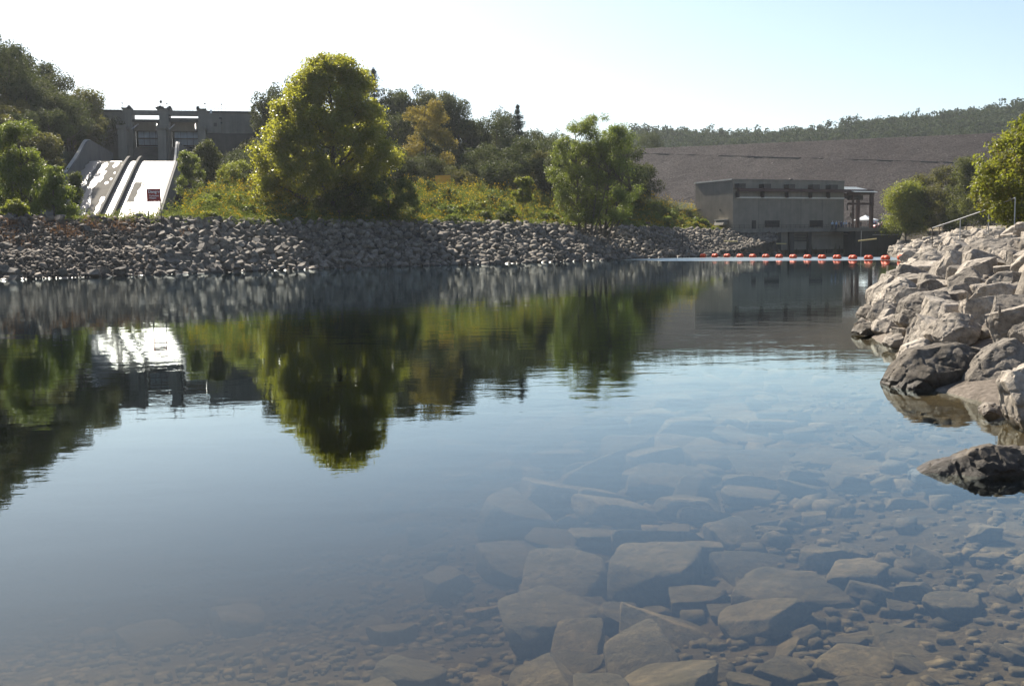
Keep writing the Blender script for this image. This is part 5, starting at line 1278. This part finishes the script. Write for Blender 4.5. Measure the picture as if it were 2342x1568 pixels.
# ------------------------------------------------------------------ canopy, cars
def canopy():
    c = deck_pt(1818, 3.2); w = 2.05; r = thing('canopy_tent', 'white pop up canopy tent on the deck beside the gantry', 'canopy tent', tuple(c))
    M = Matrix.Translation(c) @ Matrix.Rotation(math.atan2(PX.y, PX.x) + .25, 4, 'Z')
    mb = MB(M); n = 6
    zs, zt = 2.15, 3.25
    for k in range(4):
        a = [(-w, -w), (w, -w), (w, w), (-w, w)]; p, q = a[k], a[(k + 1) % 4]
        prev = None
        for i in range(n + 1):
            f = i / n; s = 1 - f; sag = -.12 * math.sin(math.pi * f)
            row = [(p[0] * s, p[1] * s, zs + (zt - zs) * f + sag), (q[0] * s, q[1] * s, zs + (zt - zs) * f + sag)]
            if prev: mb.add(prev + row[::-1], [(0, 1, 2, 3)])
            prev = row
        mb.add([(p[0], p[1], zs), (q[0], q[1], zs), (q[0], q[1], zs - .25), (p[0], p[1], zs - .25)], [(0, 1, 2, 3)])
    mb.build('canopy', MT['canvas'], r)
    for (x, y) in ((-w, -w), (w, -w), (w, w), (-w, w)): MB(M).tube((x * .98, y * .98, 0), (x * .98, y * .98, zs), .03, .03, 6).build('leg', MT['steel'], r)
    t = thing('folding_table', 'low table with items under the white canopy', 'table', tuple(c + PX * .6))
    M2 = Matrix.Translation(c + PX * .6) @ Matrix.Rotation(math.atan2(PX.y, PX.x), 4, 'Z')
    MB(M2).box(-.9, .9, -.38, .38, .70, .74).build('tabletop', MT['wood'], t)
    for (x, y) in ((-.8, -.3), (.8, -.3), (.8, .3), (-.8, .3)): MB(M2).tube((x, y, 0), (x, y, .70), .025, .025, 6).build('leg', MT['steel'], t)
canopy()
def car(name, label, cat, loc, rz, paint, kind, group):
    """profile swept across the width with wheel arches, cabin glass, wheels and lamps; faces +x"""
    r = thing(name, label, cat, loc, group, rz)
    if kind == 'suv': prof = [(-2.25, .45), (-2.3, .8), (-2.25, 1.1), (-2.1, 1.72), (-1.6, 1.82), (.3, 1.80), (1.0, 1.15), (2.1, 1.02), (2.28, .8), (2.3, .42)]
    elif kind == 'pickup': prof = [(-2.6, .5), (-2.62, 1.1), (-.75, 1.1), (-.6, 1.75), (.5, 1.75), (1.15, 1.15), (2.4, 1.05), (2.58, .8), (2.6, .45)]
    else: prof = [(-2.2, .4), (-2.25, .85), (-1.8, 1.0), (-1.1, 1.42), (.2, 1.42), (1.05, .98), (2.05, .85), (2.2, .65), (2.2, .38)]
    n = len(prof); mb = MB(); rows = []
    for fy, k in ((-.9, .93), (-.82, 1.0), (.82, 1.0), (.9, .93)):
        rows.append([(x, fy * (1 - .16 * max(0, (z - 1.05) / .75)), .4 + (z - .4) * k if z > .4 else z) for x, z in prof])
    vs = [p for row in rows for p in row]; fs = [(i * n + j, i * n + j + 1, (i + 1) * n + j + 1, (i + 1) * n + j) for i in range(3) for j in range(n - 1)]
    fs += [tuple(range(n)), tuple(range(4 * n - 1, 3 * n - 1, -1)), (0, n, 2 * n, 3 * n), (n - 1, 4 * n - 1, 3 * n - 1, 2 * n - 1)]
    mb.add(vs, fs); b = mb.build('body', paint); b.parent = r
    zc = 1.12 if kind != 'car' else .98; zt = 1.66 if kind != 'car' else 1.34
    xa, xb = {'suv': (-1.95, .45), 'pickup': (-.5, .55), 'car': (-1.15, .4)}[kind]
    for s_ in (-1, 1):
        yb, yt = .905 * s_, .905 * (1 - .16 * (zt - 1.05) / .75) * s_ * .99
        g = MB().hexa([(xa, yb * .97, zc), (xb + .3, yb * .97, zc), (xb + .3, yb * 1.004, zc), (xa, yb * 1.004, zc)], [(xa + .15, yt * .97, zt), (xb - .1, yt * .97, zt), (xb - .1, yt * 1.01, zt), (xa + .15, yt * 1.01, zt)]).build('window', MT['glass']); g.parent = r
        l = MB().box(prof[1][0] - .03, prof[1][0] + .06, .66 * s_ - .12, .66 * s_ + .12, .85, 1.1).build('tail_light', MT['taillamp']); l.parent = r
    rr = prof[2] if kind != 'pickup' else (-.72, 1.2); re = prof[3]
    g = MB().hexa([(rr[0] - .03, -.7, zc + .05), (rr[0] - .03, .7, zc + .05), (rr[0] + .05, .7, zc + .05), (rr[0] + .05, -.7, zc + .05)], [(re[0] + .0, -.62, zt), (re[0] + .0, .62, zt), (re[0] + .08, .62, zt), (re[0] + .08, -.62, zt)]).build('rear_window', MT['glass']); g.parent = r
    for x in (prof[0][0] + .85, prof[-1][0] - .85):
        for s_ in (-1, 1):
            w = MB().lathe([(-.11, .24), (-.10, .33), (.10, .33), (.11, .24)], 16).build('wheel', MT['rubber']); w.parent = r; w.location = (x, .80 * s_, .33); w.rotation_euler = (0, 0, math.pi / 2)
            h = MB().lathe([(-.125, .03), (-.12, .2), (.12, .2), (.125, .03)], 12).build('rim', MT['steel']); h.parent = w
    return r
GC = 'cars parked behind the deck'
az = math.atan2(PX.y, PX.x)
car('parked_suv', 'white sport utility car parked with its rear lamps toward the river', 'car', tuple(deck_pt(2012, 9.0, ZD - .06)), az + 2.2, MT['whitepaint'], 'suv', GC)
car('parked_pickup', 'dark red pickup partly hidden in front of the white car', 'pickup', tuple(deck_pt(1968, 6.5, ZD - .06)), az + 2.9, MT['carred'], 'pickup', GC)
car('parked_car', 'dark car behind the canopy roof at the foot of the willow', 'car', tuple(at(*reg5(1940, 600), 266).xy) + (h1(*at(*reg5(1940, 600), 266).xy) + 1.6,), az + .1, MT['carblue'], 'car', GC)
car('parked_car', 'dark car with bright windscreen behind the white car', 'car', tuple(at(*reg5(2010, 600), 270).xy) + (h1(*at(*reg5(2010, 600), 270).xy) + 1.6,), az + .2, MT['glass'], 'suv', GC)
# the raised car park those cars stand on
def carpark():
    M = PM; a = MB(M); x0 = fr(1660, 640, 18)[0]; a.box(X1 + 1, X1 + 26, 18.01, 30, 0, ZD - .1); a.box(X1 + 2, X1 + 40, 30.01, 60, 0, 5.9)
    tag(a.build('road', simple('gravel road', (0.20, 0.185, 0.16), 0.95, 0.2, 0.8)), kind='structure')
carpark()

# ------------------------------------------------------------------ float line
def buoys():
    xs = [414, 517, 622, 734, 844, 958, 1074, 1194, 1318, 1445, 1575, 1711, 1847, 1994, 2137]
    bot = np.interp(xs, [414, 2137], [875, 903])
    body = MB().lathe([(-.46, .10), (-.45, .22), (-.41, .30), (-.32, .345), (-.12, .355), (-.07, .33), (.07, .33), (.12, .355), (.32, .345), (.41, .30), (.45, .22), (.46, .10)], 22)
    pts = [on_z(*reg5(x, b)) for x, b in zip(xs, bot)]
    first = None
    words = ['first buoy of the line at its left end', 'second buoy from the left end', 'third buoy from the left end', 'fourth buoy from the left end', 'fifth buoy from the left end', 'sixth buoy from the left end', 'seventh buoy, at the tip of the far riprap', 'middle buoy of the line',
             'ninth buoy from the left end', 'sixth buoy from the right end', 'fifth buoy from the right end', 'fourth buoy from the right end', 'third buoy from the right end, below the hanging bar', 'second buoy from the right end, mirrored in dark water', 'last buoy, lying against the right bank stones']
    for i, p in enumerate(pts):
        if first is None:
            first = thing('buoy', 'x', 'buoy', (0, 0, 0)); b = body.build('float', MT['orange']); b.parent = first
            for s_ in (-1, 1):
                e = MB().lathe([(.455 * s_ - .02 * s_, .07), (.52 * s_, .06), (.62 * s_, .03)], 10).build('end_fitting', MT['darkmetal']); e.parent = first
            o = first
        else: o = copy_tree(first)
        d = pts[min(i + 1, len(pts) - 1)] - pts[max(0, i - 1)]
        place(o, (p.x, p.y, .16), math.atan2(d.y, d.x) + math.radians(random.uniform(16, 34)), (1.1, 1.1, 1.1)); o.rotation_euler[0] = random.uniform(0, 6); tag(o, 'orange ' + words[i], 'buoy', 'orange buoys of the float line')
    o.location.z = .30
    c = MB()
    for a, b in zip(pts[:-1], pts[1:]):
        m_ = a.lerp(b, .5) + Vector((0, 0, -.03)); a = a + Vector((0, 0, .06)); b = b + Vector((0, 0, .06)); c.poly_tube([a, a.lerp(m_, .7) , m_, m_.lerp(b, .3), b], [.03] * 5, 5)
    tag(c.build('float_cable', MT['rope']), 'thin dark cable linking the orange buoys', 'cable')
buoys()

# ------------------------------------------------------------------ posts, bars, signs, rails
def vpost(u, v0, v1, Y, r=.07, mat='darkmetal', name='post', parent=None, mb=None):
    a, b = at(u, v1, Y), at(u, v0, Y); mb = mb or MB(); mb.tube((a.x, a.y, a.z), (a.x, a.y, b.z), r, r, 6); return mb
def small_things():
    # steel frame on the far riprap
    r = thing('steel_frame', 'dark steel frame of posts and rails on the far riprap behind the first buoys', 'frame', tuple(at(1582, 575, 187)))
    for x in (235, 395):
        u, v0 = reg5(x, 668); _, v1 = reg5(x, 856); vpost(u, v0, v1 + 3, 187, .10).build('post', MT['darkmetal'], r)
    for y in (703, 836):
        a, b = at(*reg5(235, y), 187), at(*reg5(395, y), 187); MB().tube(a, b, .05, .05, 6).build('rail', MT['darkmetal'], r)
    # pale bars hung on posts
    def bar(x0, y0, x1, y1, Y, label, post=None):
        a, b = at(*reg5(x0, y0), Y), at(*reg5(x1, y1), Y); q = thing('hanging_bar', label, 'bar', tuple(a), 'pale bars over the water')
        MB().tube(a, b, .12, .12, 8).build('bar', MT['yellowwood'], q)
        c = a.lerp(b, .5)
        MB().tube(c + Vector((0, .15, -3.2 if post is None else 0)), c + Vector((0, .15, 0.1)), .05, .05, 6).build('post', MT['rope'], q)
        return q
    bar(998, 761, 1134, 763, 219, 'level pale yellow bar in front of the dark intake openings')
    q = bar(1758, 738, 1916, 720, 212, 'tilted pale yellow bar held by a thin vertical cable near the deck', True)
    a, b = at(*reg5(1785, 650), 213), at(*reg5(1780, 862), 213); MB().tube(a, b, .05, .05, 6).build('cable', MT['steel'], q)
    bar(596, 740, 712, 743, 196, 'dull yellow bar lying above the far riprap', None)
    # red danger sign
    Y = 121.5; uc = 351.5; top = at(uc, 431.5, Y); k = Y / FPX
    sx0, sx1 = at(335.5, 445, Y).x, at(367, 445, Y).x; z1_, z0_ = at(351, 432.5, Y).z, at(351, 461, Y).z; g0 = h1((sx0 + sx1) / 2, Y)
    s = thing('danger_sign', 'dark red danger sign with pale lettering on two posts in front of the chute', 'sign', ((sx0 + sx1) / 2, Y, g0))
    MB().box(sx0, sx1, Y - .03, Y + .03, z0_, z1_).build('board', MT['signred'], s, 0.01)
    MB().box(sx0, sx1, Y - .05, Y + .05, z1_ + .003, z1_ + .07).build('top_rail', MT['steel'], s)
    for x in (sx0 + .05, sx1 - .05): MB().tube((x, Y + .09, g0 - .4), (x, Y + .09, z1_ + .12), .055, .055, 8).build('post', MT['darkmetal'], s)
    def text(body, x, z, size, parent, mat, y, weight=0.0):
        cu = bpy.data.curves.new('lettering', 'FONT'); cu.body = body; cu.size = size; cu.extrude = .004; cu.offset = weight
        t = bpy.data.objects.new('lettering', cu); COL.objects.link(t); me = bpy.data.meshes.new_from_object(t.evaluated_get(bpy.context.evaluated_depsgraph_get())); bpy.data.objects.remove(t)
        me.materials.clear(); me.materials.append(mat); o = link_mesh('lettering', me, None, parent); lo = Vector((x, y, z)) - WLOC[parent.name]
        o.location = lo; o.rotation_euler = (math.pi / 2, 0, 0)
    w = sx1 - sx0
    text('Danger', sx0 + .12 * w, z1_ - .31 * (z1_ - z0_), .46, s, MT['signwhite'], Y - .036, .012)
    text('Turbulent', sx0 + .17 * w, z1_ - .60 * (z1_ - z0_), .29, s, MT['signwhite'], Y - .036, .006)
    text('Waters', sx0 + .17 * w, z1_ - .78 * (z1_ - z0_), .27, s, MT['signwhite'], Y - .036, .006)
    # amber sign in the meadow
    Y = 183; x0, x1_ = at(1000, 400, Y).x, at(1035.5, 400, Y).x; za, zb = at(1017, 401, Y).z, at(1017, 421, Y).z; g = h1((x0 + x1_) / 2, Y)
    s = thing('amber_sign', 'amber board standing in the goldenrod in front of the dark wood', 'sign', ((x0 + x1_) / 2, Y, g))
    m_ = Matrix.Translation(((x0 + x1_) / 2, Y, 0)) @ Matrix.Rotation(R(-1.5), 4, 'Y')
    h = (x1_ - x0) / 2
    MB(m_).box(-h, h, -.03, .03, zb, za).build('board', MT['signyellow'], s)
    MB(m_).box(-h, h, -.05, .05, za + .003, za + .08).build('frame', MT['darkmetal'], s)
    for x in (-h + .15, h - .15): MB(m_).tube((x, .1, g - .3), (x, .1, za), .06, .06, 6).build('post', MT['darkmetal'], s)
    # little brown sign near the point
    Y = 181; u0 = (2110 / 3.66 + 1000) * .9368; u1 = (2152 / 3.66 + 1000) * .9368; vv = (1104 / 3.66 + 240) * .9368; a, b = at(u0, vv, Y), at(u1, vv + 4.5, Y); g = h1((a.x + b.x) / 2, Y)
    s = thing('small_sign', 'small dark brown sign on a post beside the right locust tree', 'sign', ((a.x + b.x) / 2, Y, g))
    MB().box(a.x, b.x, Y - .03, Y + .03, b.z, a.z).build('board', MT['redsteel'], s); MB().tube(((a.x + b.x) / 2, Y + .06, min(g, b.z) - .4), ((a.x + b.x) / 2, Y + .06, a.z), .05, .05, 6).build('post', MT['darkmetal'], s)
    # road guard rail on the right bank
    A, Bp = Vector((91.2, 241, 0)), Vector((88.6, 186, 0)); n = 15
    gr = thing('guard_rail', 'pale road guard rail on short posts above the right bank', 'guard rail', tuple(A))
    pts = []
    for i in range(n + 1):
        p = A.lerp(Bp, i / n); p.x += 1.2 * math.sin(i / n * math.pi) ; p.z = np.interp(i / n, [0, 1], [4.25, 3.95]); pts.append(p)
    mb = MB()
    for a, b in zip(pts[:-1], pts[1:]):
        d = (b - a).normalized(); nn = Vector((d.y, -d.x, 0)) * .05
        for lo, hi in ((.02, .32), (.42, .72)):
            mb.hexa([a - nn + Vector((0, 0, lo)), b - nn + Vector((0, 0, lo)), b + nn + Vector((0, 0, lo)), a + nn + Vector((0, 0, lo))], [a - nn + Vector((0, 0, hi)), b - nn + Vector((0, 0, hi)), b + nn + Vector((0, 0, hi)), a + nn + Vector((0, 0, hi))])
    mb.build('rail', MT['wood'], gr)
    for p in pts: MB().box(p.x - .14, p.x + .14, p.y - .14, p.y + .14, p.z - 1.0, p.z + .95).build('post', MT['bark'], gr)
    # sloping hand rail over the boulders
    hr = thing('hand_rail', 'sloping pale pipe hand rail on thin posts above the right boulders', 'hand rail', tuple(at(2133, 560, 112)))
    P = [(2133, 521, 572, 112, 'darkmetal'), (2196.5, 500, 530, 104, 'steel'), (2262, 477.5, 516, 96, 'steel'), (2322, 452, 500, 89, 'steel')]
    tops = []
    for (u, v0, v1, Y, mt) in P:
        p = at(u, v0, Y); b = min(at(u, v1, Y).z, h1(p.x, Y)) - .3; MB().tube((p.x, p.y, b), p, .05, .05, 7).build('post', MT[mt], hr); tops.append(p)
    mb = MB()
    for a, b in zip(tops[:-1], tops[1:]): mb.tube(a, b, .045, .045, 7)
    mb.build('rail', MT['steel'], hr)
    p = on_z(2029, 635); st = MB().tube((p.x, p.y, -.6), (p.x + .02, p.y, .8), .06, .05, 6)
    tag(st.build('stake', MT['wood']), 'short weathered stake standing in the water beside the right bank', 'stake')
small_things()
# ------------------------------------------------------------------ light and sky
SUN_AZ, SUN_EL = R(-28.5), R(40)
w = bpy.data.worlds.new('World'); sc.world = w; w.use_nodes = True
nt = w.node_tree; bg = nt.nodes['Background']
sky = nt.nodes.new('ShaderNodeTexSky'); sky.sky_type = 'NISHITA'; sky.sun_disc = False
sky.sun_elevation = SUN_EL; sky.sun_rotation = SUN_AZ
sky.altitude = 200; sky.air_density = 1.0; sky.dust_density = 1.2; sky.ozone_density = 1.1
nt.links.new(sky.outputs[0], bg.inputs[0]); bg.inputs[1].default_value = 0.07
sd_ = Vector((math.sin(SUN_AZ) * math.cos(SUN_EL), math.cos(SUN_AZ) * math.cos(SUN_EL), math.sin(SUN_EL)))
sl = bpy.data.lights.new('sun', 'SUN'); sl.energy = 5.0; sl.angle = R(0.5); sl.color = (1.0, 0.91, 0.78)
so = bpy.data.objects.new('sun', sl); COL.objects.link(so); so.rotation_euler = (-sd_).to_track_quat('-Z', 'Y').to_euler()
vs = sc.view_settings; vs.view_transform = 'Standard'; vs.look = 'None'; vs.exposure = 1.25; vs.gamma = 1.0
cy = sc.cycles
cy.max_bounces = 7; cy.diffuse_bounces = 3; cy.glossy_bounces = 3; cy.transmission_bounces = 4; cy.transparent_max_bounces = 8
cy.caustics_reflective = False; cy.caustics_refractive = False; cy.use_denoising = True; cy.sample_clamp_indirect = 6
try: cy.denoiser = 'OPENIMAGEDENOISE'
except Exception: pass

# ------------------------------------------------------------------ the air
hm, hnt, hout = nmat('haze'); pv = hnt.nodes.new('ShaderNodeVolumePrincipled')
pv.inputs['Color'].default_value = (0.80, 0.86, 0.93, 1); pv.inputs['Density'].default_value = 0.0001; pv.inputs['Anisotropy'].default_value = 0.3
hnt.links.new(pv.outputs[0], hout.inputs['Volume'])
hb = MB().box(-3600, 3600, -3600, 3600, -3.6, 140).build('haze', hm); tag(hb, kind='stuff')
